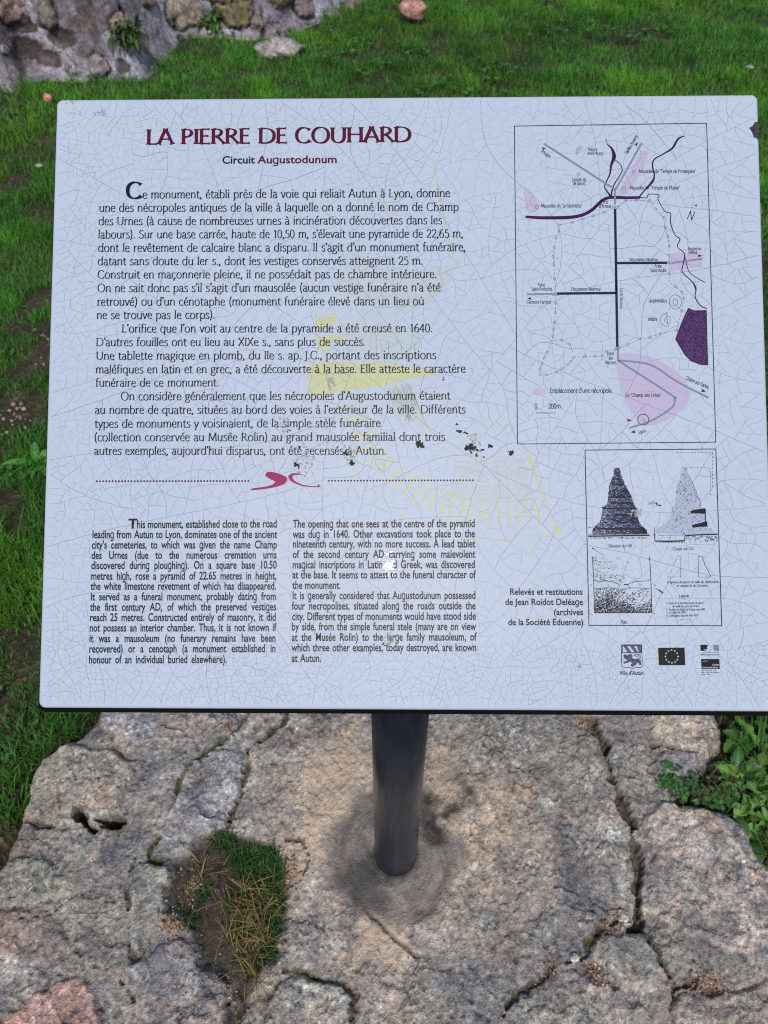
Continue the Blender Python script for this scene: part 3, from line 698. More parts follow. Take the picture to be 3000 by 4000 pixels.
def set_roman(sh, text, a, b, xh=None, cap=None, thick=8.2, thin=3.6, flare=0.55, shear=0.0, mode='track'):
    """lay a line of the roman face from photo point a to photo point b (baseline)"""
    A, B = P(*a), P(*b); d = B-A; W = np.linalg.norm(d); d = d/W; e = np.array([-d[1], d[0]])
    s = (xh/50.0 if xh else cap/72.0)*LS((a[0]+b[0])/2, a[1])
    gs = [flared(c, thick, thin, flare) for c in text]; nat = sum(g[0] for g in gs)*s
    trk, sx = 0, 1
    if mode == 'track': sx = min(1.02, 0.95*W/nat); trk = (W-nat*sx)/max(1, len(text)-1)
    if mode == 'track': pass
    else: sx = W/nat
    x = 0.0; k = 0
    for g in gs:
        for (p, q) in g[1]:
            k += 1; dz = (k % 5)*1.2e-5
            pp = [A+np.outer((r[:, 0]+shear*r[:, 1])*s*sx+x, d)+np.outer(r[:, 1]*s, e) for r in (p, q)]
            sh.quadstrip(pp[0], pp[1], dz)
        x += g[0]*s*sx+trk

# ---- the plain face comes from the built-in font
CH_SET = "ABCDEFGHIJKLMNOPQRSTUVWXYZabcdefghijklmnopqrstuvwxyz0123456789.,'()-éèêàçâî:"
def sans_glyphs(offset):
    fnt = bpy.data.fonts.load('<builtin>'); obs = []
    for ch in CH_SET:
        for body in (ch, 'H'+ch+'H'):
            c = bpy.data.curves.new('g', 'FONT'); c.body = body; c.font = fnt; c.resolution_u = 3; c.offset = offset; c.size = 1.0
            o = bpy.data.objects.new('g', c); COL.objects.link(o); obs.append((o, c))
    c = bpy.data.curves.new('g', 'FONT'); c.body = 'HH'; c.font = fnt; c.offset = offset; o = bpy.data.objects.new('g', c); COL.objects.link(o); obs.append((o, c))
    bpy.context.view_layer.update(); dg = bpy.context.evaluated_depsgraph_get(); res = []
    for o, c in obs:
        me = bpy.data.meshes.new_from_object(o.evaluated_get(dg))
        v = np.zeros(len(me.vertices)*3); me.vertices.foreach_get('co', v); me.calc_loop_triangles()
        t = np.zeros(len(me.loop_triangles)*3, int); me.loop_triangles.foreach_get('vertices', t)
        res.append((v.reshape(-1, 3)[:, :2], t.reshape(-1, 3))); bpy.data.meshes.remove(me)
    for o, c in obs: bpy.data.objects.remove(o); bpy.data.curves.remove(c)
    hh = np.ptp(res[-1][0][:, 0]); cap = res[-1][0][:, 1].max(); out = {}
    for i, ch in enumerate(CH_SET):
        out[ch] = ((np.ptp(res[2*i+1][0][:, 0])-hh)/cap, res[2*i][0]/cap, res[2*i][1])
    # the plain face has a one-storey g: bowl, stem and hook
    xh_ = np.ptp(res[2*CH_SET.index('x')][0][:, 1])/cap; k_ = xh_/50.0; th_ = (0.118+2.2*offset)*72*(0.68/xh_); V_, T_, n_ = [], [], 0
    for d in ("M42 50 L42 -6 C42 -27 13 -25 8 -15", "M42 42 C34 56 6 53 6 25 C6 -4 34 -6 42 9"):
        p = path_pts(d); p = p[[0]+[q for q in range(1, len(p)) if np.linalg.norm(p[q]-p[q-1]) > 1e-6]]; t = np.gradient(p, axis=0); t /= np.linalg.norm(t, axis=1)[:, None]; nn = np.stack([-t[:, 1], t[:, 0]], 1)
        V_.append(np.concatenate([p-nn*th_/2, p+nn*th_/2])*k_); m = len(p); i = np.arange(m-1)+n_; T_ += [np.stack([i, i+1, i+1+m], 1), np.stack([i, i+1+m, i+m], 1)]; n_ += 2*m
    out['g'] = (52*k_, np.concatenate(V_), np.concatenate(T_))
    out[' '] = (0.38, None, None); return out
SANS = sans_glyphs(0.021); BOLD = sans_glyphs(0.03)
def set_sans(sh, text, a, b, cap, sx=None, font=None, shear=0.0):
    """sx None: stretch to fit; else keep that set width and justify with the word spaces"""
    font = font or SANS
    A, B = P(*a), P(*b); d = B-A; W = np.linalg.norm(d); d = d/W; e = np.array([-d[1], d[0]]); s = cap*LS((a[0]+b[0])/2, a[1])
    nat = sum(font[c][0] for c in text if c != ' ')*s; ns = text.count(' ')
    if sx is None or ns == 0: sx = W/(nat+ns*0.38*s); spw = 0.38*s*sx
    else:
        spw = (W-nat*sx)/ns
        lo, hi = 0.24*s, 0.75*s
        if spw < lo: sx = (W-ns*lo)/nat; spw = lo
        elif spw > hi and False: pass
    x = 0.0
    for c in text:
        if c == ' ': x += spw; continue
        adv, v, t = font[c]
        if len(v): sh.tris(A+np.outer((v[:, 0]+shear*v[:, 1])*s*sx+x, d)+np.outer(v[:, 1]*s, e), t)
        x += adv*s*sx
def Z(x0, y0, k): return lambda x, y: (x0+k*x, y0+k*y)
z1 = Z(0, 0, 0.9042); z2 = Z(1500, 0, 0.9042); z3 = Z(300, 650, 0.96444); z4 = Z(300, 1200, 0.96444); z5 = Z(300, 1950, 0.96444)
z6 = Z(1900, 400, 0.66305); z7 = Z(1900, 1100, 0.66305); z8 = Z(1900, 1700, 0.66305); zA = Z(1150, 550, 0.48222); zB = Z(1100, 1150, 0.48222)
zC = Z(1400, 1500, 0.5425); zD = Z(2250, 1720, 0.36166); zE = Z(2350, 2480, 0.33153)

# ---- crazing of the glaze
def crazing():
    sh = Sheet(0.00007); sf = Sheet(0.00006); r = np.random.default_rng(12); m = 0.0055
    def arc(a, b):
        n = max(3, int(np.linalg.norm(b-a)/0.006)+2); t = np.linspace(0, 1, n)[:, None]; L_ = np.linalg.norm(b-a)
        nn = np.array([-(b-a)[1], (b-a)[0]])
        bow = r.normal(0, 0.055); bow2 = r.normal(0, 0.035)
        p = a+(b-a)*t+nn*(bow*4*t*(1-t)+bow2*np.sin(2*math.pi*t))
        p[1:-1] += r.normal(0, 0.00035, (n-2, 2)); return p
    def thr(c):
        k = 1.0
        if c[1] < -PH/2+0.075: k = 0.30
        elif c[0] < -PW/2+0.13: k = 0.55
        elif c[1] > 0.15 and c[0] < 0.0: k = 0.6
        if c[0] > 0.3: k *= 1.2
        return 2.3e-4*k
    stack = [(np.array([(-PW/2+m, -PH/2+m), (PW/2-m, -PH/2+m), (PW/2-m, PH/2-m), (-PW/2+m, PH/2-m)]), 0)]
    while stack:
        p, dep = stack.pop()
        q = np.roll(p, -1, 0); ar = 0.5*abs(np.sum(p[:, 0]*q[:, 1]-q[:, 0]*p[:, 1])); c = p.mean(0)
        if ar < thr(c)*math.exp(r.normal(0, 0.5)) or dep > 22: continue
        cv = np.cov((p-c).T); wv, ev = np.linalg.eigh(cv); ax_ = ev[:, 1]
        for attempt in range(12):
            if dep < 5: ang = r.uniform(0, math.pi)*0.9+0.1 if dep < 2 else math.atan2(ax_[1], ax_[0])+math.pi/2+r.normal(0, 0.5)
            else: ang = math.atan2(ax_[1], ax_[0])+math.pi/2+r.normal(0, 0.28)
            dr = np.array([math.cos(ang), math.sin(ang)]); nn = np.array([-dr[1], dr[0]])
            o_ = c+ax_*r.normal(0, 0.22+0.12*attempt)*math.sqrt(wv[1])
            sdist = (p-o_)@nn; hits = []
            for i in range(len(p)):
                j = (i+1) % len(p)
                if (sdist[i] > 0) != (sdist[j] > 0):
                    t = sdist[i]/(sdist[i]-sdist[j]); h = p[i]+(p[j]-p[i])*t; hits.append(((h-o_)@dr, i, h))
            neg = [h for h in hits if h[0] <= 0]; pos = [h for h in hits if h[0] > 0]
            if neg and pos: break
        if not (neg and pos): continue
        h0 = max(neg, key=lambda h: h[0]); h1 = min(pos, key=lambda h: h[0])
        cr = arc(h0[2], h1[2])
        wd = (0.00044 if dep < 7 else 0.00038 if dep < 9 else 0.00030)*math.exp(r.normal(0, 0.22))
        am = 0.55+0.9*float(vn(c[0], c[1], 0.09, 5))*0.5+r.normal(0, 0.25)
        (sh if (dep < 7 or am > 0.5) else sf).line(cr, wd*(0.8+0.4*r.random(len(cr))), (dep % 4)*1e-5)
        i, j = h0[1], h1[1]
        if i > j: i, j, cr = j, i, cr[::-1]
        stack.append((np.concatenate([p[:i+1], cr, p[j+1:]]), dep+1)); stack.append((np.concatenate([p[i+1:j+1], cr[::-1]]), dep+1))
    sf.build('fine_crazing', INK['faint']); return sh.build('crazing', INK['crack'])
crazing()

# ---- yellow ghost drawing under the text
ys = Sheet(0.00002); yl = Sheet(0.000035); yf = Sheet(0.00003)
for f, pts in ((zB, [(285,200),(440,148),(440,225),(395,240),(330,290),(292,300)]), (zB, [(290,345),(430,320),(520,360),(580,380),(430,385),(365,400),(400,430),(330,490),(325,425),(292,455)]),
               (zB, [(215,567),(330,555),(430,540),(640,560),(760,545),(900,562),(1040,590),(1180,605),(1310,625),(1200,662),(1000,700),(800,745),(640,770),(520,785),(330,815),(215,820)]),
               (zC, [(1215,520),(1250,518),(1270,590),(1320,760),(1390,960),(1425,1020),(1470,1062),(1470,1075),(1410,1085),(1408,1030),(1360,900),(1295,740)])):
    ys.poly(Ps(pts, f))
bars = [(zB,(460,915),(660,880)),(zB,(485,995),(700,985)),(zB,(520,1070),(730,1020)),(zB,(550,1145),(765,1105)),(zB,(585,1205),(745,1140)),(zC,(-40,500),(150,430)),(zC,(45,560),(205,500)),(zC,(95,612),(225,528)),(zC,(140,660),(270,545)),(zC,(195,720),(315,590)),
        (zC,(255,765),(370,635)),(zC,(315,805),(410,665)),(zC,(375,850),(470,690)),(zC,(440,885),(530,735)),(zC,(505,920),(570,755)),(zC,(580,945),(635,790)),(zC,(645,970),(700,800)),(zC,(720,990),(755,820)),
        (zC,(795,995),(815,830)),(zC,(870,1010),(885,845)),(zC,(940,1020),(945,850)),(zC,(1010,1020),(1005,845)),(zC,(1085,1010),(1080,850)),(zC,(1155,1010),(1140,870)),(zC,(1235,990),(1200,830)),(zC,(1310,980),(1265,820))]
for k, (f, a_, b_) in enumerate(bars):
    A, B = Ps([a_, b_], f); ys.line([A, B], 0.0028, 2e-5, 0.0018)
    if k+1 < len(bars) and k % 2 == 1:
        C_, D_ = Ps(bars[k+1][1:], bars[k+1][0]); yl.line([A*0.5+B*0.5, C_*0.5+D_*0.5], 0.0016); yl.line([B, D_], 0.0012, 1e-5)
for f, pts in ((zC, [(70,735),(125,795),(185,845),(248,890),(318,940),(395,975),(540,1040),(615,1065),(690,1090),(770,1110),(855,1115),(935,1125),(1015,1125),(1097,1120),(1178,1115),(1260,1100),(1338,1080),(1230,1170)]), (zB, [(400,1110),(380,1030),(535,1335),(580,1420),(635,1490)])):
    for x, y in pts:
        c = P(*f(x, y)); a_ = random.uniform(-0.4, 0.4); h = 0.0019
        ys.poly([(c[0]+h*math.cos(a_+q)*(0.6 if q in (0,) else 1), c[1]+1.3*h*math.sin(a_+q)) for q in (0.7, 2.2, 3.9, 5.4)], 3e-5)
for pts in ([(540,440),(700,505),(860,522),(1000,525),(1190,505)], [(820,270),(900,298),(1040,303),(1130,285)], [(570,755),(740,815),(880,845),(1080,848),(1265,820)], [(410,230),(470,290),(540,350),(640,430),(760,490)]):
    yl.line(spl(Ps(pts, zC)), 0.0009)
for pts in ([(1125,170),(1150,300),(1175,420),(1210,600),(1250,780),(1300,920)], [(690,350),(720,480),(790,590),(840,600)], [(180,880),(150,1170)], [(175,1400),(180,1600)]):
    yl.line(spl(Ps(pts, zA)), 0.0014)
r = np.random.default_rng(3)
for i in range(70):                # fan of fine seat lines
    t = i/69; x0 = 380+t*980; y0 = 850+120*math.sin(t*3.1)+t*120; ln = 330+160*r.random(); an_ = math.radians(97+t*32)
    p0 = np.array([x0, y0]); p1 = p0+ln*np.array([math.cos(an_), math.sin(an_)])
    brk = r.uniform(0.3, 0.7)
    A, B = Ps([p0, p1], zA); yf.line([A, A+(B-A)*brk], 0.0006); yf.line([A+(B-A)*(brk+0.08), B], 0.0006)
for i in range(62):
    t = i/61; x0 = 470+t*660; A, B = Ps([(x0, 210+60*t), (x0+r.normal(0, 8), 470+140*t*r.random())], zB); yf.line([A, B], 0.0006)
for i in range(40):
    t = i/39; y0 = 545+t*290; A, B = Ps([(700-60*t+r.normal(0, 12), y0+6), (1215+80*t, y0-10)], zC); n_ = 4
    for k in range(n_):
        if r.random() < 0.75: yf.line([A+(B-A)*(k/n_), A+(B-A)*((k+0.85)/n_)], 0.0006)
for i in range(46):
    t = i/45; A, B = Ps([(860+t*180, 760-50*t+r.normal(0, 20)), (900+t*330, 1000+t*170)], zB); yf.line([A, A+(B-A)*r.uniform(0.5, 1)], 0.0006)
ys.build('yellow_tint', INK['yellow']); yl.build('yellow_outline', INK['yline']); yf.build('yellow_hatching', INK['yfaint'])

# ---- title and texts
sh = Sheet(0.00018); set_roman(sh, "LA PIERRE DE COUHARD", z1(632, 625), z2(119, 613), cap=59.5, thick=14.2, thin=5.0, flare=0.75, mode='scale'); sh.build('title', INK['plum'])
sh = Sheet(0.00018); set_sans(sh, "Circuit", z1(959, 707), z1(1100, 706), 29.5, font=SANS); sh.build('subtitle', INK['black'], 'black word of the subtitle')
sh = Sheet(0.00018); set_sans(sh, "Augustodunum", z1(1113, 706), z1(1457, 704), 29.5, font=SANS); sh.build('subtitle', INK['plum'], 'plum word of the subtitle')
FR = [(z3,"e monument, établi près de la voie qui reliait Autun à Lyon, domine",266,1512,130,124),(z3,"une des nécropoles antiques de la ville à laquelle on a donné le nom de Champ",90,1547,184,180),
(z3,"des Urnes (à cause de nombreuses urnes à incinération découvertes dans les",88,1480,238,234),(z3,"labours). Sur une base carrée, haute de 10,50 m, s'élevait une pyramide de 22,65 m,",86,1565,292,288),
(z3,"dont le revêtement de calcaire blanc a disparu. Il s'agit d'un monument funéraire,",86,1575,346,343),(z3,"datant sans doute du Ier s., dont les vestiges conservés atteignent 25 m.",84,1402,400,398),
(z3,"Construit en maçonnerie pleine, il ne possédait pas de chambre intérieure.",84,1458,454,452),(z3,"On ne sait donc pas s'il s'agit d'un mausolée (aucun vestige funéraire n'a été",83,1474,509,506),
(z3,"retrouvé) ou d'un cénotaphe (monument funéraire élevé dans un lieu où",82,1407,564,562),(z3,"ne se trouve pas le corps).",80,560,618,617),
(z3,"L'orifice que l'on voit au centre de la pyramide a été creusé en 1640.",182,1441,673,671),(z3,"D'autres fouilles ont eu lieu au XIXe s., sans plus de succès.",78,1168,728,726),
(z3,"Une tablette magique en plomb, du IIe s. ap. J.C., portant des inscriptions",78,1456,783,780),(z4,"maléfiques en latin et en grec, a été découverte à la base. Elle atteste le caractère",76,1575,268,265),
(z4,"funéraire de ce monument.",76,576,322,321),(z4,"On considère généralement que les nécropoles d'Augustodunum étaient",178,1513,377,374),
(z4,"au nombre de quatre, situées au bord des voies à l'extérieur de la ville. Différents",73,1575,432,430),(z4,"types de monuments y voisinaient, de la simple stèle funéraire",72,1231,488,485),
(z4,"(collection conservée au Musée Rolin) au grand mausolée familial dont trois",70,1492,543,541),(z4,"autres exemples, aujourd'hui disparus, ont été recensés à Autun.",70,1254,598,597)]
sh = Sheet(0.00018)
for f, t, x0, x1, y0, y1 in FR: set_roman(sh, t, f(x0, y0), f(x1, y1), xh=22.0, thick=10.4, thin=4.8, flare=0.9)
set_roman(sh, "C", z3(199, 130), z3(266, 130), cap=63, thick=15.5, thin=6, mode='scale')
sh.build('french_text', INK['black'])
EN = [("his monument, established close to the road",243,811,117,114),("leading from Autun to Lyon, dominates one of the ancient",62,811,158,157),("city's cemeteries, to which was given the name Champ",60,811,200,199),
("des Urnes (due to the numerous cremation urns",59,810,242,240),("discovered during ploughing). On a square base 10.50",58,810,283,281),("metres high, rose a pyramid of 22.65 metres in height,",57,809,326,325),
("the white limestone revetment of which has disappeared.",56,808,367,366),("It served as a funeral monument, probably dating from",55,808,410,408),("the first century AD, of which the preserved vestiges",54,808,452,450),
("reach 25 metres. Constructed entirely of masonry, it did",52,807,494,492),("not possess an interior chamber. Thus, it is not known if",51,807,536,534),("it was a mausoleum (no funerary remains have been",50,806,579,577),
("recovered) or a cenotaph (a monument established in",49,806,621,619),("honour of an individual buried elsewhere).",48,608,665,663)]
EN2 = [("The opening that one sees at the centre of the pyramid",875,1613,115,113),("was dug in 1640. Other excavations took place to the",875,1613,157,154),("nineteenth century, with no more success. A lead tablet",874,1614,196,195),
("of the second century AD carrying some malevolent",874,1614,238,237),("magical inscriptions in Latin and Greek, was discovered",873,1614,280,279),("at the base. It seems to attest to the funeral character of",873,1615,321,320),
("the monument.",873,1069,363,363),("It is generally considered that Augustodunum possessed",872,1616,405,404),("four necropolises, situated along the roads outside the",871,1616,447,446),("city. Different types of monuments would have stood side",871,1617,490,488),
("by side, from the simple funeral stele (many are on view",870,1617,531,530),("at the Musée Rolin) to the large family mausoleum, of",870,1618,574,572),("which three other examples, today destroyed, are known",870,1619,616,615),("at Autun.",870,990,659,659)]
for lst in (EN, EN2):
    sh = Sheet(0.00018)
    fit = [((np.linalg.norm(P(*z5(x1, y1))-P(*z5(x0, y0)))-t.count(' ')*0.30*31*LS(*z5(x0, y0)))/(sum(SANS[c][0] for c in t if c != ' ')*31*LS(*z5(x0, y0)))) for t, x0, x1, y0, y1 in lst if len(t) > 30]
    for t, x0, x1, y0, y1 in lst: set_sans(sh, t, z5(x0, y0), z5(x1, y1), 31, sx=min(fit))
    if lst is EN: set_sans(sh, "T", z5(209, 118), z5(244, 118), 38, font=BOLD)
    sh.build('english_text', INK['black'])
sh = Sheet(0.00018)
for t, x0, x1, y in (("Relevés et restitutions",137,568,940),("de Jean Roidot Deléage",110,570,1000),("(archives",396,571,1060),("de la Société Eduenne)",127,573,1119)): set_sans(sh, t, z8(x0, y), z8(x1, y), 25)
sh.build('credit_text', INK['black'])
# ---- dotted rule and the two magenta strokes
for x0, x1, y0, y1, n_ in ((81, 695, 705, 704, 49), (1021, 1604, 703, 701, 46)):
    sh = Sheet(0.00018)
    for i in range(n_): t = i/(n_-1); sh.disc(P(*z4(x0+(x1-x0)*t, y0+(y1-y0)*t)), 3.9*PX, 10)
    sh.build('dotted_rule', INK['plum'])
zF = Z(900, 1750, 0.72333)
sh = Sheet(0.00018)
sh.poly(spl(Ps([(190,140),(205,128),(250,135),(300,155),(306,172),(290,195),(240,212),(180,222),(118,227),(116,219),(180,210),(225,198),(240,182),(215,168),(188,150)], zF), 4))
sh.poly(spl(Ps([(330,137),(365,137),(405,150),(385,146),(350,146),(335,155),(345,175),(380,195),(430,205),(470,205),(473,194),(487,208),(470,212),(420,210),(370,200),(325,178),(311,152)], zF), 4))
sh.build('ornament', INK['magenta'])

# ---- the town map
LW = 2.6*PX
bk, rv, rd, st, pk, gy_, pl, mg, lb = [Sheet(z) for z in (0.00020, 0.00013, 0.00016, 0.00018, 0.00004, 0.00014, 0.00005, 0.00022, 0.00022)]
def frame(sh, pts, w): 
    p = Ps(pts)
    for i in range(4): sh.line([p[i], p[(i+1) % 4]], w, i*1e-5)
frame(bk, [z6(165,140), z6(1297,123), z7(1351,946), z7(183,957)], 3.0*PX)
# necropolis areas
def hatch_poly(poly_px, spacing, ang, w, sh):      # thin hatch inside a polygon (photo pixels)
    p = Ps(poly_px); c, s_ = math.cos(ang), math.sin(ang); R_ = np.array([[c, s_], [-s_, c]]); q = p@R_.T
    y = q[:, 1].min()+spacing*0.5*PX
    while y < q[:, 1].max():
        xs = []
        for i in range(len(q)):
            a, b = q[i], q[(i+1) % len(q)]
            if (a[1] > y) != (b[1] > y): xs.append(a[0]+(b[0]-a[0])*(y-a[1])/(b[1]-a[1]))
        xs.sort()
        for a, b in zip(xs[::2], xs[1::2]): sh.line(np.array([(a, y), (b, y)])@R_, w)
        y += spacing*PX
areas = [[z6(*p) for p in ((228,500),(260,520),(290,560),(305,600),(312,640),(230,640))], [z6(*p) for p in ((910,285),(952,285),(950,310),(930,370),(890,450),(850,510),(822,545),(768,542),(790,500),(850,400))],
         [z6(*p) for p in ((1084,895),(1180,885),(1268,892),(1270,965),(1180,980),(1085,995))], [z7(*p) for p in ((277,630),(347,628),(345,665),(278,665))],
         [z7(*p) for p in ((770,425),(860,420),(940,435),(1030,470),(1120,530),(1180,590),(1203,650),(1190,710),(1150,760),(1080,810),(1000,840),(940,848),(890,815),(850,760),(810,680),(780,590),(765,500))]]
for k, a_ in enumerate(areas):
    pts = spl(Ps(a_+[a_[0]]), 5)[:-1] if k == 4 else Ps(a_)
    pk = Sheet(0.00003); pk.poly(pts); pk.build('necropolis_area', INK['pink']); pl = Sheet(0.00005); hatch_poly(a_, 7.0, math.radians(-42), 1.7*PX, pl); pl.build('necropolis_hatching', INK['pinkline'])
# rivers with changing width
def river(pts, f, ws):
    p = spl(Ps(pts, f), 6); wv = np.interp(np.linspace(0, 1, len(p)), np.linspace(0, 1, len(ws)), ws)*PX; q_ = Sheet(0.00013+len(rv.v) % 5*1e-5); q_.line(p, wv); q_.build('river', INK['river']); rv.v.append(np.zeros((0, 3)))
river([(230,674),(330,680),(480,678),(560,665),(620,635),(680,580),(720,562),(765,560),(830,562),(905,560)], z6, [10,13,14,13,13,13,12,13,12,11])
river([(703,210),(712,245),(740,275),(752,320),(735,370),(728,420),(705,470),(697,500),(715,530),(730,552)], z6, [2,3,9,16,9,6,5,5,6,8])
river([(752,335),(785,360),(800,400),(780,440),(755,480),(740,520),(735,555)], z6, [3,3,4,4,5,6,7])
river([(1168,198),(1130,215),(1095,270),(1040,305),(990,335),(978,375),(990,430),(975,470),(930,520),(900,558)], z6, [3,8,8,5,5,6,5,10,5,6])
river([(905,560),(945,562),(955,542),(1015,545),(1010,570),(1050,640),(1085,655),(1085,710),(1110,780),(1140,805),(1125,850),(1165,890),(1160,950),(1155,1000),(1215,1060),(1235,1110)], z6, [4,3,3,3,3,3,4,3,4,3,4,4,4,4])
river([(1165,890),(1180,960),(1200,1005),(1250,1040),(1290,1062)], z6, [4,3,3,3])
river([(1215,0),(1235,40),(1230,90),(1260,140),(1298,160)], z7, [4,4,4,4])
lake = [(1188,155),(1225,170),(1297,168),(1300,260),(1306,494),(1260,490),(1205,470),(1165,430),(1140,385),(1112,340),(1130,290),(1160,215)]
q_ = Sheet(0.00013); q_.poly(Ps(lake, z7)); q_.build('lake', INK['river'])
fk = Sheet(0.00015); r = np.random.default_rng(8)
lp = np.array([z7(*p) for p in lake]); x = r.uniform(lp[:, 0].min(), lp[:, 0].max(), 2600); y = r.uniform(lp[:, 1].min(), lp[:, 1].max(), 2600)
ins = poly_sd(x, y, lp) > 3
for xx, yy in zip(x[ins], y[ins]): 
    c = P(xx, yy); a_ = r.uniform(0, 3.14); d = 2.2*PX*np.array([math.cos(a_), math.sin(a_)]); fk.line([c-d, c+d], 1.5*PX, r.integers(5)*1e-6)
fk.build('lake_grain', INK['lav'])
for f, pts in ((z6, [(338,243),(760,515)]), (z6, [(760,515),(916,238)]), (z6, [(758,515),(757,602)]), (z6, [(1094,946),(1271,921)]), (z7, [(240,75),(395,72)]), (z7, [(775,400),(775,462)])): q_ = Sheet(0.00016+ord(f.__code__.co_name[0]) % 2*1e-5); q_.line(Ps(pts, f), 7.5*PX); q_.build('road', INK['road'])
for pts in ([(775,464),(960,488),(1100,575),(1180,620),(1310,685)], [(775,464),(830,500),(1090,668),(1108,690),(1105,725),(1070,760),(965,822),(842,862)]):
    q_ = Sheet(0.00017); q_.line(spl(Ps(pts, z7), 5), 7.5*PX); q_.build('road', INK['road'])
for f, a_, b_ in ((z6, (758,628), (766,1131)), (z7, (765,0), (771,385)), (z6, (768,947), (1064,945)), (z7, (414,71), (760,67))): q_ = Sheet(0.00018); q_.line(Ps([a_, b_], f), 10*PX); q_.build('street', INK['street'])
# town wall: dashes and towers
wall_pts = [[z6(*p) for p in ((760,615),(692,648),(628,668),(570,686),(505,707),(430,722),(428,757),(411,798),(400,853),(392,908),(398,957),(402,1040),(408,1131))],
 [z7(*p) for p in ((408,90),(408,126),(407,182),(402,238),(398,281),(392,321),(358,416),(342,449),(328,484),(315,516),(316,550),(354,550),(414,531),(445,513),(480,488),(497,470),(515,446),(580,442),(642,440),(682,438),(705,410),(770,398),(836,370),(902,338),(961,330),(1022,306),(1120,286),(1150,172),(1162,100),(1152,63),(1117,32),(1079,6))],
 [z6(*p) for p in ((770,615),(820,580),(883,577),(960,577),(998,628),(1042,676),(1053,736),(1070,790),(1077,846),(1076,900),(1077,1005),(1078,1062))], [z7(*p) for p in ((385,347),(440,343),(490,370),(511,420))]]
for pts in wall_pts:
    p = Ps(pts)
    for i in range(len(p)-1):
        L_ = np.linalg.norm(p[i+1]-p[i]); n_ = max(1, int(L_/(12*PX)))
        for q in range(n_): gy_.line([p[i]+(p[i+1]-p[i])*(q+0.15)/n_, p[i]+(p[i+1]-p[i])*(q+0.75)/n_], 1.6*PX)
        if 0 < i: gy_.circle(p[i], 4.2*PX, 1.7*PX, 10, 1e-5)
for f, c, rx2, ry2 in ((z7,(1113,120),24,29),(z7,(1113,120),9,13),(z6,(298,617),7,7),(z6,(867,410),6,6),(z6,(811,507),7,7)): gy_.circle(P(*f(*c)), rx2*PX, 1.8*PX, 24, 0, ry2*PX)
gy_.circle(P(*z7(1072,225)), 32*PX, 1.8*PX, 20, 0, 28*PX, 90, 270); gy_.circle(P(*z7(1066,225)), 11*PX, 1.8*PX, 12, 0, 11*PX, 90, 270)
for pts in ([(1060,182),(1072,266)], [(1066,200),(1082,208),(1082,248),(1064,250)]): gy_.line(Ps(pts, z7), 1.8*PX)
for rr2 in (10, 16, 22): gy_.circle(P(*z6(560,292)), rr2*PX, 1.6*PX, 16, 0, None, 75, 215)
for f, c, h in ((z6,(541,426),7),(z7,(928,817),6)):
    q = P(*f(*c)); b4 = [(q[0]+h*PX*math.cos(t), q[1]+h*PX*math.sin(t)) for t in (0.6, 2.17, 3.74, 5.31, 6.883)]; gy_.line(np.array(b4), 1.8*PX)
for c in ((760,618),(1077,945),): 
    for dx in (-9, 9): gy_.circle(P(*z6(c[0]+dx, c[1])), 5*PX, 1.8*PX, 10)
for c in ((402,75),(772,392)):
    for dx in (-7, 7): gy_.circle(P(*z7(c[0]+dx, c[1])), 5*PX, 1.8*PX, 10)
gy_.build('town_wall', INK['grey'])
def arrow(sh, f, tip, tail, w):
    A, B = Ps([tip, tail], f); d = A-B; nn = np.array([-d[1], d[0]])/np.linalg.norm(d)*w*PX; sh.poly([A, B+nn, B+d*0.2, B-nn])
for f, tip, tail, w in ((z6,(325,263),(345,278),6),(z6,(893,234),(878,254),6),(z6,(1272,904),(1244,904),6),(z7,(240,100),(266,100),6),(z7,(1294,650),(1266,640),7),(z7,(850,888),(878,884),7),(z6,(1242,600),(1230,612),5)): arrow(bk, f, tip, tail, w)
bk.line(Ps([(293,766),(294,774),(405,774),(405,765)], z7), 2.4*PX)
bk.build('map_frame', INK['black'])
mg.circle(P(*z7(924,813)), 21.5*PX, 3.2*PX, 28); arrow(mg, z7, (860,818), (826,816), 7); mg.build('location_mark', INK['magenta'])
def lab(text, f, x0, x1, y, xh, shear=0.0, y1=None, th=11.0):
    lb = Sheet(0.00022); set_roman(lb, text, f(x0, y), f(x1, y if y1 is None else y1), xh=xh*1.12, thick=th, thin=7, flare=0.3, shear=shear, mode='scale'); lb.build('map_label', INK['black'])
for a_ in (("Théâtre",z6,595,652,288,8.5),("Temple dit",z6,502,587,465,8.5),('"de Janus"',z6,504,585,487,8.5),('Mausolée dit "Temple de Proserpine"',z6,898,1233,416,8.5),('Mausolée dit "Temple de Pluton"',z6,844,1141,513,8.5),
           ('Mausolée dit "la Gironette"',z6,320,565,619,8.5),("Porte",z6,676,718,596,8.5),("d'Arroux",z6,664,735,621,8.5),("Alésia",z6,1192,1241,893,8.5),("Besancon,",z6,1188,1268,870,7.5),("Porte",z6,992,1032,974,8.5),("Saint-André",z6,964,1062,1000,8.5),
           ("Porte",z7,304,344,29,8.5),("Saint-Andoche",z7,266,385,53,8.5),("Clermont-Ferrand",z7,236,380,130,8.5),("amphithéâtre",z7,960,1065,123,8.5),("théâtre",z7,951,1007,231,8.5),("Porte",z7,710,752,434,8.5),("des",z7,720,744,460,8.5),("Marbres",z7,700,765,487,8.5),
           ("Emplacement d'une nécropole",z7,373,738,655,11),("0",z7,284,300,748,12),("200m",z7,365,438,748,12),('Le "Champ des Urnes"',z7,822,1030,679,8.5)): lab(*a_)
lab("extra-muros", z6, 594, 688, 308, 7.5, 0.25); lab("Decumanus Maximus", z6, 838, 1010, 935, 8, 0.25); lab("Decumanus Maximus", z7, 498, 671, 53, 8, 0.25)
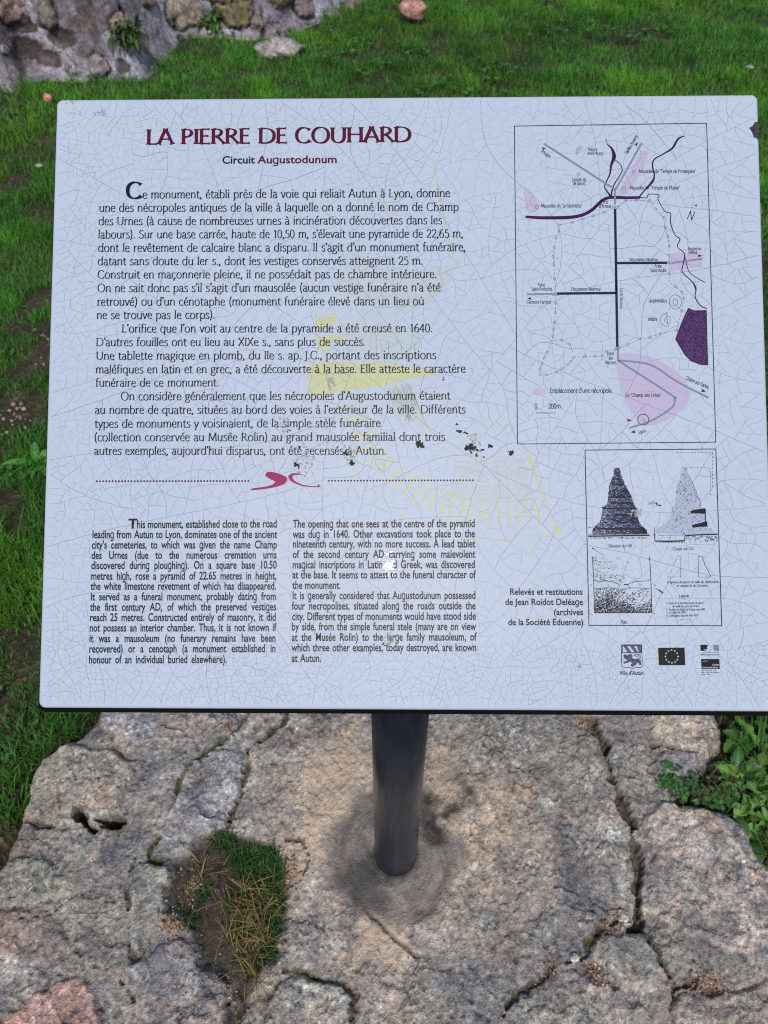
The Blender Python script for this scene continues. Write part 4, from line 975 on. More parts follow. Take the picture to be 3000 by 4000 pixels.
lab("Bourges", z6, 320, 370, 290, 8, 0.2, 328); lab("Saulieu, Auxerre", z6, 828, 893, 308, 8, 0.1, 200); lab("Chalon-sur-Saône", z7, 1170, 1305, 575, 9, 0.1, 632); lab("Lyon", z7, 900, 940, 899, 9, 0.1, 886)
set_roman(lb, "Cardo Maximus", z7(787, 36), z7(787, 160), xh=8, thick=9, thin=5, shear=0.25, mode='scale')
set_roman(lb, "N", z6(1178, 688), z6(1214, 694), cap=34, thick=8, thin=4, shear=0.3, mode='scale')
lb.build('map_label', INK['black'])

# ---- the survey drawings
bk, hf, ps, lt, hw = [Sheet(z) for z in (0.00020, 0.00014, 0.00012, 0.00017, 0.00022)]
frame(bk, [zD(97,106), zD(1510,94), zD(1574,2003), zD(140,1998)], 3.2*PX)
elev = [(420,302),(440,296),(472,300),(480,360),(495,390),(508,425),(522,470),(545,500),(560,535),(585,580),(605,620),(615,660),(628,700),(660,738),(658,800),(680,870),(692,905),(730,940),(762,968),(765,1012),(185,1014),(182,965),(220,920),(262,885),(275,830),(288,780),(286,720),(330,700),(345,680),(350,620),(352,570),(360,500),(385,435),(408,370),(414,330)]
sect = [(1150,297),(1195,297),(1200,360),(1235,410),(1270,490),(1300,560),(1312,610),(1335,630),(1350,720),(1395,735),(1397,860),(1412,890),(1415,935),(1470,960),(1495,1000),(1495,1015),(1160,1020),(1000,1010),(860,1005),(870,960),(950,910),(1000,880),(1030,790),(1040,710),(1075,690),(1080,560),(1085,500),(1110,430),(1140,360)]
def ragged(poly, amp, seed):
    r_ = np.random.default_rng(seed); out = []
    for a, b in zip(poly, poly[1:]+poly[:1]):
        n_ = max(1, int(math.hypot(b[0]-a[0], b[1]-a[1])/12))
        for q in range(n_): out.append((a[0]+(b[0]-a[0])*q/n_+r_.normal(0, amp), a[1]+(b[1]-a[1])*q/n_+r_.normal(0, amp*0.7)))
    return out
elev_r, sect_r = ragged(elev, 3.5, 1), ragged(sect, 3.0, 2)
hf.poly(Ps(elev_r, zD)); ps.poly(Ps(sect_r, zD))
r = np.random.default_rng(4)
def stipple(sh, poly, n, ln, w, dens=None, ang=None):
    p = np.array(poly, float); x = r.uniform(p[:, 0].min(), p[:, 0].max(), n); y = r.uniform(p[:, 1].min(), p[:, 1].max(), n); ok = poly_sd(x, y, p) > 2
    if dens is not None: ok &= r.random(n) < dens(x, y)
    for xx, yy in zip(x[ok], y[ok]):
        a_ = r.uniform(-0.6, 0.6) if ang is None else r.normal(ang, 0.35); l_ = ln*r.uniform(0.5, 1.4)
        A, B = Ps([(xx-l_*math.cos(a_), yy-l_*math.sin(a_)), (xx+l_*math.cos(a_), yy+l_*math.sin(a_))], zD); sh.line([A, B], w*PX*r.uniform(0.7, 1.3), (len(sh.v) % 6)*3e-6)
stipple(bk, elev, 3400, 7, 2.8, lambda x, y: np.clip(0.35+0.5*(x-430)/220+0.25*np.sin(y/22.0), 0.12, 1))
stipple(bk, elev, 260, 22, 3.5, lambda x, y: np.clip(0.1+0.9*(np.sin(y/26.0) > 0.75), 0, 1), 0.0)
for k in range(9):
    y = 420+k*66+r.uniform(-8, 8); hw_ = 40+(y-300)*0.33; xs_ = [440-hw_+q*hw_/5+r.uniform(-6, 6) for q in range(11)]
    for q in range(10):
        if r.random() < 0.7 and poly_sd(np.array([xs_[q], xs_[q+1]]), np.array([y, y]), elev).min() > -2: bk.line(Ps([(xs_[q], y+r.uniform(-3, 3)), (xs_[q+1], y+r.uniform(-3, 3))], zD), 6*PX*r.uniform(0.6, 1.3), 1.5e-5)
stipple(lt, elev, 1400, 5, 2.2, lambda x, y: np.clip(0.75-0.6*(x-400)/260, 0.1, 0.9))
stipple(bk, sect, 1800, 5, 1.0, lambda x, y: np.clip(0.5-0.0005*(y-300)+0.3*np.sin(y/30+x/50), 0.03, 0.9), 0.5); stipple(hf, sect, 1500, 6, 2.2, lambda x, y: np.clip(0.55-0.0006*(y-300)+0.2*np.sin(y/40), 0.1, 0.9), 0.5)
for pts in ([(1238,762),(1290,748),(1392,735),(1400,760),(1396,795),(1320,790),(1250,790)], [(1250,918),(1300,902),(1345,893),(1400,873),(1412,890),(1415,932),(1330,935),(1262,945)],
            [(700,930),(765,975),(762,1012),(720,1000)], [(190,940),(215,950),(205,985),(180,975)], [(290,730),(650,732),(650,744),(290,744)], [(420,798),(540,796),(540,808),(420,808)], [(270,958),(720,952),(720,966),(270,966)]): bk.poly(Ps(pts, zD), 2e-5)
def bl(pts, w): bk.line(Ps(pts, zD), w*PX, (len(bk.v) % 6)*4e-6)
bl(elev_r[len(elev_r)//2:]+elev_r[:1], 1.5); bl([(130,1036),(795,1026)], 5.5); bl([(130,1020),(795,1012)], 1.5); bl([(132,940),(178,936)], 2)
bl([(835,1014),(850,1014),(852,1088),(1010,1090),(1170,1084),(1178,1030),(1300,1022),(1530,1014)], 5); bl([(888,1026),(1160,1024)], 1.4); bl([(848,940),(850,1014)], 1.6); bl([(1160,992),(1160,1024)], 1.6)
bl(sect[:9], 1.4); bl([(1395,735),(1397,860),(1412,890),(1415,935)], 4)
for k in range(75): x = r.uniform(140, 780); bl([(x, 1044+r.uniform(0, 12)), (x+9, 1052+r.uniform(0, 12))], 1.5)
for k in range(150):
    x = r.uniform(1180, 1530); y = r.uniform(1030, 1100)
    if r.random() < 1-(y-1030)/85: bl([(x, y), (x+12, y+7)], 1.5)
for k in range(50): x = r.uniform(850, 1170); bl([(x, 1094), (x+8, 1104)], 1.5)
for a_, b_ in (((865,130),(865,170)),((1080,131),(1470,131)),((1475,131),(1475,520)),((1230,296),(1450,296)),((1455,296),(1455,610))):
    A = np.array(a_, float); B = np.array(b_, float); n_ = max(2, int(np.linalg.norm(B-A)/36))
    for q in range(n_): bl([tuple(A+(B-A)*q/n_), tuple(A+(B-A)*(q+0.62)/n_)], 1.3)
# plan
bl([(176,1253),(190,1510),(200,1864)], 2.4); bl([(200,1864),(820,1858)], 3.2); bl([(795,1255),(808,1500),(820,1858)], 2.6)
bl([(190,1512),(240,1522),(300,1530),(305,1514),(350,1520),(410,1535),(450,1550),(468,1575),(462,1598),(420,1598),(340,1592),(260,1600),(192,1606)], 2.2)
bl([(803,1500),(780,1518),(700,1522),(640,1526),(580,1545),(562,1565),(575,1590),(620,1594),(700,1594),(803,1606)], 2.0); bl([(515,1560),(560,1556)], 4)
stipple(bk, [(178,1255),(796,1255),(806,1500),(640,1525),(560,1550),(470,1570),(400,1530),(300,1525),(190,1510)], 1500, 4.5, 1.5, lambda x, y: np.clip(0.75-(x-180)/420-0.25*(y < 1300)+0.5*(y > 1450)*(x < 520), 0.04, 0.9))
stipple(bk, [(193,1606),(330,1596),(460,1600),(600,1596),(804,1608),(820,1856),(201,1862)], 3800, 5.5, 1.9, lambda x, y: np.clip(0.10+0.95*np.exp(-((x-340)/170)**2)*np.clip((y-1590)/160, 0.25, 1)+0.75*np.clip((y-1740)/110, 0, 1)+0.12*np.sin((x+y)/40), 0.06, 1.0), -0.7)
# loose blocks, arrows
bl([(986,1476),(1130,1476),(1133,1252),(1092,1252)], 1.6); bl([(1085,1270),(1060,1340)], 1.1); bl([(1040,1385),(1010,1440)], 1.1)
bl([(1318,1253),(1360,1252),(1400,1360),(1456,1470),(1452,1476),(1324,1478),(1318,1253)], 1.8)
bl([(172,1165),(300,1243)], 1.4); bl([(172,1163),(196,1168)], 3); bl([(858,1596),(935,1645)], 2); bl([(890,1615),(940,1650)], 5)
for c in ((160,1565),(352,1565),(690,1562),(853,1565),(170,1880),(845,1872),(1010,1050)): bl([(c[0]-8, c[1]+6), (c[0], c[1]-7), (c[0]+8, c[1]+6)], 1.6)
bl([(1120,1938),(1265,1940)], 1.2); bl([(1160,1722),(1190,1721)], 1)
hf.build('elevation_tone', INK['half']); ps.build('section_tone', INK['pale']); lt.build('drawing_highlights', INK['pale']); bk.build('drawing_lines', INK['black'])
def hlab(text, x0, x1, y, xh, shear=0.2):
    hw = Sheet(0.00022); set_roman(hw, text, zD(x0, y), zD(x1, y-4), xh=xh, thick=11, thin=7, flare=0.3, shear=shear, mode='scale'); hw.build('drawing_caption', INK['black'])
for a_ in (("Elévation sur AB",350,606,1158,8,0),("Coupe sur CD.",1048,1275,1188,8,0),("Plan.",484,563,1984,10,0),("Fragment de pierre de taille du revêtement",985,1535,1545,6.5,0.1),("en calcaire dit de Tonnerre.",1085,1425,1584,6.5,0.1),("Légende.",1115,1226,1698,7.5),
           ("E. Reste de la première assise de pierre",975,1378,1770,5.5),("de taille en grès de Brion",1038,1330,1804,5.5),("F. Fouilles de l'abbé de Gissey vers 1640.",975,1398,1840,5.5),("G. Fouilles de 1901",975,1182,1872,5.5),("H. Sondages faits en Mai 1871",975,1318,1905,5.5)): hlab(*a_)

# ---- logos
bk, wh, nv_, gr = Sheet(0.00016), Sheet(0.00020), Sheet(0.00016), Sheet(0.00014)
sh_ = [(233,118),(472,116),(478,352),(474,375),(455,385),(420,383),(390,388),(368,399),(345,388),(300,383),(262,381),(248,374),(236,350),(233,118)]
bk.line(spl(Ps(sh_[1:], zE), 3), 2.2*PX); bk.line(Ps([(233,118),(472,116)], zE), 2.6*PX); bk.line(Ps([(233,118),(236,350)], zE), 1.6*PX); bk.line(Ps([(234,210),(474,208)], zE), 2.6*PX, 1e-5)
bk.line(Ps([(242,128),(466,126)], zE), 3*PX, 2e-5); bk.line(Ps([(244,128),(244,205)], zE), 2.4*PX, 3e-5); bk.line(Ps([(466,128),(468,205)], zE), 2*PX, 2e-5)
for x in (255, 335, 415): gr.poly(Ps([(x,132),(x+45,132),(min(x+95,464),205),(min(x+52,440),205)], zE))
lion = [(258,240),(280,228),(300,250),(318,232),(345,226),(362,245),(358,275),(385,288),(430,285),(452,300),(462,330),(462,355),(445,352),(440,325),(412,328),(405,352),(385,360),(372,372),(350,368),(345,345),(365,335),(345,312),(305,325),(262,338),(258,318),(300,312),(300,290),(275,280),(262,262)]
gr.poly(Ps(lion, zE)); bk.line(np.concatenate([Ps(lion, zE), Ps(lion[:1], zE)]), 1.5*PX, 3e-5); bk.line(spl(Ps([(430,285),(458,265),(440,248),(400,250),(388,235),(420,228),(462,238)], zE)), 2.6*PX)
for k in range(60):
    a_ = r.uniform(260, 460), r.uniform(230, 365)
    if poly_sd(np.array(a_[0]), np.array(a_[1]), lion) > 2: bk.line(Ps([a_, (a_[0]+14, a_[1]+r.uniform(-4, 8))], zE), 1.8*PX, 4e-5)
set_sans(bk, "Ville d'Autun", zE(212, 472), zE(495, 471), 15.5)
bk.build('town_crest', INK['black']); gr.build('crest_tone', INK['half'])
nv_.poly(Ps([(666,152),(977,150),(985,357),(673,358)], zE))
nv_.poly(Ps([(1163,117),(1255,117),(1240,150),(1252,175),(1215,188),(1165,188)], zE)); nv_.poly(Ps([(1172,285),(1388,284),(1391,400),(1176,402)], zE))
nv_.build('flag_field', INK['navy'])
def star(sh, c, R_):
    p = []
    for k in range(10): a_ = math.pi/2+k*math.pi/5; q = R_ if k % 2 == 0 else R_*0.42; p.append((c[0]+q*math.cos(a_), c[1]+q*math.sin(a_)))
    sh.poly(p)
C0 = P(*zE(826, 254))
for k in range(12): a_ = k*math.pi/6; star(wh, (C0[0]+24.3*PX*math.cos(a_), C0[1]+24.3*PX*math.sin(a_)), 4.4*PX)
set_sans(wh, "Culture", zE(1303, 360), zE(1386, 360), 6.5); set_sans(wh, "Communication", zE(1176, 391), zE(1370, 388), 5.5); wh.line(Ps([(1190,310),(1250,308)], zE), 1.2*PX); wh.line(Ps([(1210,170),(1250,172)], zE), 2*PX)
wh.build('flag_stars', INK['white'])
hatch = Sheet(0.00016)
hatch_poly([zE(*p) for p in ((1310,118),(1383,117),(1385,186),(1328,187),(1320,150))], 3.4, math.radians(12), 2*PX, hatch)
for y, x0, x1 in ((208,1180,1385),): hatch.line(Ps([(x0,y),(x1,y-2)], zE), 1.0*PX)
set_sans(hatch, "REPUBLIQUE FRANCAISE", zE(1170, 241), zE(1388, 241), 5)
for y, x0, x1 in ((424,1178,1350),(446,1180,1384),(468,1180,1280)):
    x = x0
    while x < x1: q = r.uniform(8, 30); hatch.line(Ps([(x,y),(min(x+q,x1),y-1)], zE), 3*PX*r.uniform(0.4, 1)); x += q+r.uniform(4, 9)
hatch.build('ministry_logo', INK['street'])

# ---- chips and dirt on the glaze
ch, du = Sheet(0.00024), Sheet(0.00022)
def blob(sh, c, rad, jag=0.5, k=9, asp=1.0, ang=0.0, dz=0.0):
    p = []
    for q in range(k):
        a_ = 2*math.pi*q/k; R_ = rad*(1+r.uniform(-jag, jag)); x, y = R_*math.cos(a_)*asp, R_*math.sin(a_); p.append((c[0]+x*math.cos(ang)-y*math.sin(ang), c[1]+x*math.sin(ang)+y*math.cos(ang)))
    sh.poly(p, dz)
def cluster(f, cx, cy, sx, sy, n, s, sh=None, ang=0.0):
    dirt = sh is du; sh = Sheet(0.00022 if dirt else 0.00024)
    for q in range(max(3, int(n*(0.8 if dirt else 0.62)))):
        x, y = r.normal(0, sx), r.normal(0, sy); c = P(*f(cx+x*math.cos(ang)-y*math.sin(ang), cy+x*math.sin(ang)+y*math.cos(ang)))
        blob(sh, c, s*PX*r.uniform(0.3, 1.1)*(0.75 if dirt else 1), 0.55, 8, r.uniform(0.8, 2.2), r.uniform(0, 3.1), (q % 6)*3e-6)
    sh.build('dirt_mark' if dirt else 'glaze_chip', INK['rust' if dirt else 'chip'])
cluster(zC, 440, 440, 16, 16, 24, 6); cluster(zC, 750, 345, 20, 5, 18, 5, None, 0.3); cluster(zC, 820, 462, 20, 13, 40, 6, None, 0.4); cluster(zC, 870, 478, 22, 6, 10, 3.5); cluster(zC, 950, 447, 9, 6, 14, 4.5); cluster(zC, 1097, 495, 8, 9, 12, 4.5)
cluster(zC, 710, 285, 4, 6, 5, 3); cluster(zB, 120, 1388, 16, 14, 20, 4.5); cluster(zB, 575, 1368, 10, 10, 20, 5); cluster(zB, 520, 1270, 12, 20, 16, 4); cluster(zB, 40, 1110, 18, 6, 10, 4); cluster(zB, 140, 1240, 8, 10, 8, 3.5)
cluster(zB, 1310, 700, 3, 10, 6, 3); cluster(zB, 760, 900, 8, 4, 6, 3.5); cluster(zC, 905, 530, 3, 3, 3, 2.5); cluster(zD, 885, 692, 18, 7, 14, 3.5, None, 0.5); cluster(zC, 350, 243, 24, 12, 12, 2.2)
cluster(zB, 200, 1330, 45, 70, 70, 5, du); cluster(zB, 550, 1310, 28, 40, 40, 5, du); cluster(zB, 395, 710, 16, 30, 30, 5, du); cluster(zC, 820, 400, 20, 35, 26, 5, du); cluster(zB, 30, 1060, 30, 40, 30, 5, du); cluster(zB, 1030, 990, 30, 15, 22, 4, du)
cluster(zD, 820, 680, 24, 16, 20, 4, du); cluster(zD, 650, 780, 34, 22, 40, 5, du); cluster(z5, 1262, 572, 22, 12, 24, 5, du); cluster(z5, 1250, 588, 16, 5, 10, 3); cluster(z1, 425, 490, 22, 5, 24, 5, du); cluster(z1, 320, 492, 12, 5, 10, 4, du); cluster(z1, 300, 440, 22, 5, 12, 4, du); cluster(z8, 548, 1362, 6, 7, 10, 4, du)
for q in range(70): c = P(r.uniform(230, 2950), r.uniform(400, 2740)); blob(ch, c, PX*r.uniform(0.8, 2.0), 0.4, 6)
ch.build('glaze_specks', INK['chip'])
# the broken spot on the right rim, down to the dark core
pts = [(2926,500),(2940,492),(2948,478),(2975,476),(2985,500),(2984,540),(2968,552),(2956,540),(2944,536),(2938,516)]
hole = Sheet(0.0005); q = Ps(pts); q[:, 0] = np.minimum(q[:, 0], PW/2-0.0015)
hole.poly(q); ho = hole.build('rim_chip', stone_material('bare lava', 500, 0.8)); a = ho.data.color_attributes.new('tint', 'FLOAT_COLOR', 'POINT')
a.data.foreach_set('color', np.tile(np.array((0.055, 0.06, 0.075, 1), np.float32), len(ho.data.vertices)))

# ------------------------------------------------------------------ the rubble wall
bpx = [(-900,420),(-420,390),(0,356),(60,344),(120,308),(211,296),(313,310),(404,310),(525,313),(579,283),(633,241),(663,205),(711,169),(844,151),(989,157),(1110,150),(1200,110),(1330,40),(1500,-30),(1700,-120),(1900,-200)]
bl_ = spl(np.array([G(*p, z=-0.03) for p in bpx]), 10)
ds = np.concatenate([[0], np.cumsum(np.linalg.norm(np.diff(bl_, axis=0), axis=1))])
ss = np.arange(0, ds[-1], 0.0085)
bx = np.interp(ss, ds, bl_[:, 0]); by = np.interp(ss, ds, bl_[:, 1])
tx, ty = np.gradient(bx), np.gradient(by); 
for _ in range(3):
    kk = np.ones(61)/61; tx = np.convolve(np.pad(tx, 30, 'edge'), kk, 'valid'); ty = np.convolve(np.pad(ty, 30, 'edge'), kk, 'valid')
tl = np.hypot(tx, ty); ox, oy = ty/tl, -tx/tl                      # outward, towards the phone
hh = np.concatenate([np.arange(-0.12, 0.75, 0.0085), np.arange(0.75, 2.2, 0.03)])
Sg, Hg = np.meshgrid(ss, hh)
bat = 0.30
WX = bx[None]-ox[None]*Hg*bat; WY = by[None]-oy[None]*Hg*bat; WZ = Hg*1.0-0.03+0*WX
D = 0.05*fbm(Sg, Hg, 0.55, 3, 301) + 0.016*fbm(Sg, Hg, 0.16, 4, 302) + 0.006*fbm(Sg, Hg, 0.045, 4, 303, 0.6)
D += 0.05*sstep(0.12, -0.05, Hg)
wc = np.array((0.25, 0.235, 0.29))[None, None]*np.ones((*Sg.shape, 1))
wc = blend(wc, (0.15, 0.135, 0.16), sstep(-0.1, 0.5, fbm(Sg, Hg, 0.3, 4, 311)))
wc = blend(wc, (0.36, 0.36, 0.45), 0.85*sstep(-0.1, 0.4, fbm(Sg, Hg, 0.16, 4, 312)))
wc = blend(wc, (0.10, 0.08, 0.07), 0.75*sstep(0.15, 0.5, fbm(Sg, Hg, 0.12, 5, 313)))
pxv = np.stack([WX, WY, WZ], -1)-CPOS
dz_ = pxv@fwd; PXg = 1500+F*(pxv@rgt)/dz_; PYg = 2000-F*(pxv@upv)/dz_
def near(px, py): i = np.argmin((PXg-px)**2+(PYg-py)**2); return Sg.ravel()[i], Hg.ravel()[i], dz_.ravel()[i]/F
WID = np.zeros(Sg.shape, int); wst = []
feats = [  # zoom3-of-corner px: cx, cy, rx, ry, kind, tint
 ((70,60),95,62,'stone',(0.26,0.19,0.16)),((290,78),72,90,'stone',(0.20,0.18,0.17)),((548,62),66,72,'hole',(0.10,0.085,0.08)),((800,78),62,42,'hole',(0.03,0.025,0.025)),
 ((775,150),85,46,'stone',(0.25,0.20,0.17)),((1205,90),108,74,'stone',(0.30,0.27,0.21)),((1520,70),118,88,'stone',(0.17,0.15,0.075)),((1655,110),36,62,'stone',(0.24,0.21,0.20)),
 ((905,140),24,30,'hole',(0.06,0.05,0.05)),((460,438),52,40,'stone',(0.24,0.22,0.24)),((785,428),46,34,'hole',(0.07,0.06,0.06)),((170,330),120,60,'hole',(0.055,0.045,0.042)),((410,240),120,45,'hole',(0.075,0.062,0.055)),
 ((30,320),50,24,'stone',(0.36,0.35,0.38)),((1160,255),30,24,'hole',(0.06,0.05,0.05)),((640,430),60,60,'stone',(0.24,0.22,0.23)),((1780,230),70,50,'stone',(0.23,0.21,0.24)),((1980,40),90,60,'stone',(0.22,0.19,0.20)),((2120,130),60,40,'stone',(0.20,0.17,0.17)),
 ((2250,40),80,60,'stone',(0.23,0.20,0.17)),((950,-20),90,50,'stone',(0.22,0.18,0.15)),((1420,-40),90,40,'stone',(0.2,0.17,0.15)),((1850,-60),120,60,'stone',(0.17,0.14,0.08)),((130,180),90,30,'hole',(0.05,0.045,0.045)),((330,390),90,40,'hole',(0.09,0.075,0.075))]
flist = []
for (cx, cy), rx2, ry2, kind, tint in feats:
    s0, h0, sc = near(cx*0.6028, cy*0.6028); flist.append((s0, h0, rx2*0.6028*sc*1.05, ry2*0.6028*sc*1.12, kind, tint, True))
r = np.random.default_rng(77)
for q in range(90): flist.append((r.uniform(0, ss[-1]), r.uniform(0.46, 2.1), r.uniform(0.07, 0.19), r.uniform(0.05, 0.12), 'stone', np.array((0.22, 0.19, 0.16))*r.uniform(0.6, 1.4), False))
for k, (s0, h0, a_, b_, kind, tint, fr) in enumerate(flist):
    th_ = r.uniform(-0.25, 0.25); dx = (Sg-s0)*math.cos(th_)+(Hg-h0)*math.sin(th_); dy = -(Sg-s0)*math.sin(th_)+(Hg-h0)*math.cos(th_)
    qd = (np.abs(dx/a_)**2.4+np.abs(dy/b_)**2.4)**(1/2.4) + 0.42*fbm(Sg, Hg, 0.07, 4, 320+k) + 0.14*fbm(Sg, Hg, 0.025, 3, 420+k)
    cc = np.array(tint)[None, None]*(1+0.35*fbm(Sg, Hg, 0.05, 4, 520+k)[..., None])
    f = sstep(1.03, 0.95, qd)*sstep(-0.70, -0.35, fbm(Sg, Hg, 0.09, 4, 720+k))
    if kind == 'stone':
        D += f*(0.016+0.018*np.sqrt(np.clip(1-qd*qd, 0, 1))) + f*0.02*fbm(Sg, Hg, 0.06, 3, 620+k) - 0.018*sstep(1.3, 1.05, qd)*(1-f)
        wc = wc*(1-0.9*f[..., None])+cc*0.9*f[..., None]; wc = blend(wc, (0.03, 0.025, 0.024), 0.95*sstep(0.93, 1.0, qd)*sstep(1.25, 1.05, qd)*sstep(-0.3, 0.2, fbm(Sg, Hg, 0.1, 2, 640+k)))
        if fr: WID[qd < 1.0] = k+1
    else:
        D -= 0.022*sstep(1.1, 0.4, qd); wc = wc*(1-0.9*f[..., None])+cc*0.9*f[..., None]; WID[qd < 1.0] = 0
WX += ox[None]*D; WY += oy[None]*D; WZ = WZ + 0.3*D
WX[-1] = bx-ox*1.2; WY[-1] = by-oy*1.2
co = np.stack([WX, WY, WZ], -1).reshape(-1, 3); fc = grid_faces(len(ss), len(hh)); fid = np.max(WID.ravel()[fc], axis=1)
wall = empty('rubble_wall', (float(bx[len(bx)//3]), float(by[len(bx)//3]), -0.03)); woff = np.array(wall.location)
tag(wall, 'ruined rubble wall with lilac grey mortar rising from the grass at upper left', 'wall')
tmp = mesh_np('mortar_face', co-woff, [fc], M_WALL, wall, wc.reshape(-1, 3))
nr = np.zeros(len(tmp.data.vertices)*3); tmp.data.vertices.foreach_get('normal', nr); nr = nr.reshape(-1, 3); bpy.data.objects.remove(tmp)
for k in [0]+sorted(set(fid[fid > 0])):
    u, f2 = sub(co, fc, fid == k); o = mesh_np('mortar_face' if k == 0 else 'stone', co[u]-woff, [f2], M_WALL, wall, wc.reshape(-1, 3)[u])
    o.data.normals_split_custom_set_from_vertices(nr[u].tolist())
def wall_at(px, py): i = np.argmin((PXg-px)**2+(PYg-py)**2); j = i % len(ss); return co[i], np.array([ox[j], oy[j], 0.25])

# stones lying in the grass
def on_lawn(px, py, up=0.0): g = G(px, py, -0.02+up); return g[0], g[1], float(gz(*g))
x, y, z = on_lawn(1100, 180, 0.05); rock('fallen_stone', x, y, z+0.045, (0.125, 0.08, 0.085), (0.34, 0.33, 0.33), 51, 'pale grey weathered stone at the foot of the rubble wall', 'stone', res=(24, 34), rough=0.42, mat=M_WALL)
x, y, z = on_lawn(1613, 52, 0.05); rock('fallen_stone', x, y, z+0.075, (0.092, 0.08, 0.075), (0.46, 0.27, 0.225), 58, 'pink rounded stone lying alone in the grass at the top', 'stone', res=(20, 28), rough=0.28, mat=M_WALL)
x, y, z = on_lawn(193, 392, 0.02); rock('fallen_stone', x, y, z+0.045, (0.024, 0.02, 0.028), (0.52, 0.24, 0.2), 53, 'small red pebble in the grass by the top left corner of the panel', 'pebble')
for i, (px, py, s, lb_) in enumerate(((2925,272,0.017,'small pale stone in the grass near the right edge above the panel'),(152,644,0.012,'greyish white stone in grass left of the panel title'))):
    x, y, z = on_lawn(px, py, 0.02); rock('fallen_stone', x, y, z+0.03, (s*1.3, s, s*0.7), (0.36, 0.35, 0.34), 61+i, lb_, 'stone')
r = np.random.default_rng(9); vs, fs, cs, nv = [], [], [], 0
for (cx, cy, sx, sy, n) in ((45,1625,40,32,30),(160,1305,22,20,6),(150,1420,14,12,6),(70,690,30,20,2)):
    for q in range(n):
        g = G(r.normal(cx, sx), r.normal(cy, sy), -0.02); s = r.uniform(0.002, 0.007)
        vs.append(V0*s*r.uniform(0.7, 1.3, 3)+[g[0], g[1], float(gz(*g))+s*0.5]); fs.append(F0+nv); nv += len(V0); cs.append(np.tile(np.array((0.34, 0.28, 0.23))*r.uniform(0.6, 1.2), (len(V0), 1)))
tag(mesh_np('gravel', np.concatenate(vs), [np.concatenate(fs)], M_PEB, cols=np.concatenate(cs)), 'pale gravel on the bare earth beside the left edge of the panel', 'gravel', kind='stuff')

# ------------------------------------------------------------------ grass
def blades(x, y, z, h, wd, col, seed, lean=0.55, seg=3, curl=0.9):
    """arrays of blade roots -> vertices, quads, tris, colours"""
    r = np.random.default_rng(seed); n = len(x)
    az = r.uniform(0, 2*math.pi, n); ln = np.abs(r.normal(lean, 0.3, n)); fa = az+r.normal(0, 0.5, n)+math.pi/2
    V = np.zeros((n, 2*seg+1, 3)); Cc = np.zeros((n, 2*seg+1, 3))
    for k in range(seg+1):
        t = k/seg; ang = ln*(0.35+curl*t)
        rad = h*t*np.sin(ang); up = h*t*np.cos(ang*0.85)
        cx, cy, cz = x+rad*np.cos(az), y+rad*np.sin(az), z+up
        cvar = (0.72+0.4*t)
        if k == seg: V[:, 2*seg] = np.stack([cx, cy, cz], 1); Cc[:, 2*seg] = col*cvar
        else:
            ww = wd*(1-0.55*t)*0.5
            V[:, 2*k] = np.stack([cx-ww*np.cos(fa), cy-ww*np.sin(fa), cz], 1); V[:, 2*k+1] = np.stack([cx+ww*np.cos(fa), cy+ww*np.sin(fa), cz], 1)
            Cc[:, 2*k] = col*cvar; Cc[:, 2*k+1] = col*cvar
    b = (np.arange(n)*(2*seg+1))[:, None]
    Q = np.concatenate([b+np.array([[2*k, 2*k+1, 2*k+3, 2*k+2]]) for k in range(seg-1)]) if seg > 1 else np.zeros((0, 4), int)
    T = b+np.array([[2*seg-2, 2*seg-1, 2*seg]])
    return V.reshape(-1, 3), Q, T, Cc.reshape(-1, 3)
bare = [G(*p, z=-0.02) for p in ((150,1290),(165,1350),(155,1420),(40,1620),(110,1640),(130,1200),(185,1150),(75,690),(60,720),(120,2010),(30,1960),(60,2100),(10,2750),(15,3280))]
bare_r = [0.07, 0.06, 0.07, 0.09, 0.05, 0.05, 0.06, 0.06, 0.06, 0.05, 0.05, 0.05, 0.05, 0.05]
def lawn(n, x0, x1, y0, y1, hlo, hhi, wd, seed, pat=True):
    r = np.random.default_rng(seed); x = r.uniform(x0, x1, n); y = r.uniform(y0, y1, n)
    cl_ = fbm(x, y, 0.16, 3, 701); cl2 = fbm(x, y, 0.6, 3, 702)
    dens = np.clip(0.72+0.9*cl_+0.3*cl2, 0.10, 1)
    for (bx_, by_), br_ in zip(bare, bare_r): dens = dens*(1-0.97*sstep(br_*1.25, br_*0.6, np.hypot(x-bx_, y-by_)+0.05*fbm(x, y, 0.09, 2, 703)))
    ok = (r.random(n) < dens) & (poly_sd(x, y, EDGE) < 0.004)
    # the wall's foot
    j = np.argmin((x[:, None]-bx[None, ::6])**2+(y[:, None]-by[None, ::6])**2, axis=1)*6
    ok &= ((x-bx[j])*ox[j]+(y-by[j])*oy[j]) > -0.02
    x, y = x[ok], y[ok]; cl_, cl2 = cl_[ok], cl2[ok]; n = len(x)
    h = r.uniform(hlo, hhi, n)*(1+0.55*cl_)*(0.75+0.5*r.random(n))
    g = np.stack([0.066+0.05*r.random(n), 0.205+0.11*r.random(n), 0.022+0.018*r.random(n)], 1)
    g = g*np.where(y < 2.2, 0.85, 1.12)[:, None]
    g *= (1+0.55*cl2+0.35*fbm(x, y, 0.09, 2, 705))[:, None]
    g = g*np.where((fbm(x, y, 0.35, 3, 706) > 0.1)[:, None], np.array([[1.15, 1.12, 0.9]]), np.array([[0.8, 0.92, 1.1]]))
    dry = r.random(n) < 0.03; g[dry] = np.array((0.20, 0.16, 0.06))*r.uniform(0.6, 1.2, (dry.sum(), 1))
    return blades(x, y, gz(x, y)-0.004, h, wd*(0.7+0.6*r.random(n)), np.clip(g, 0.005, 1), seed+1)
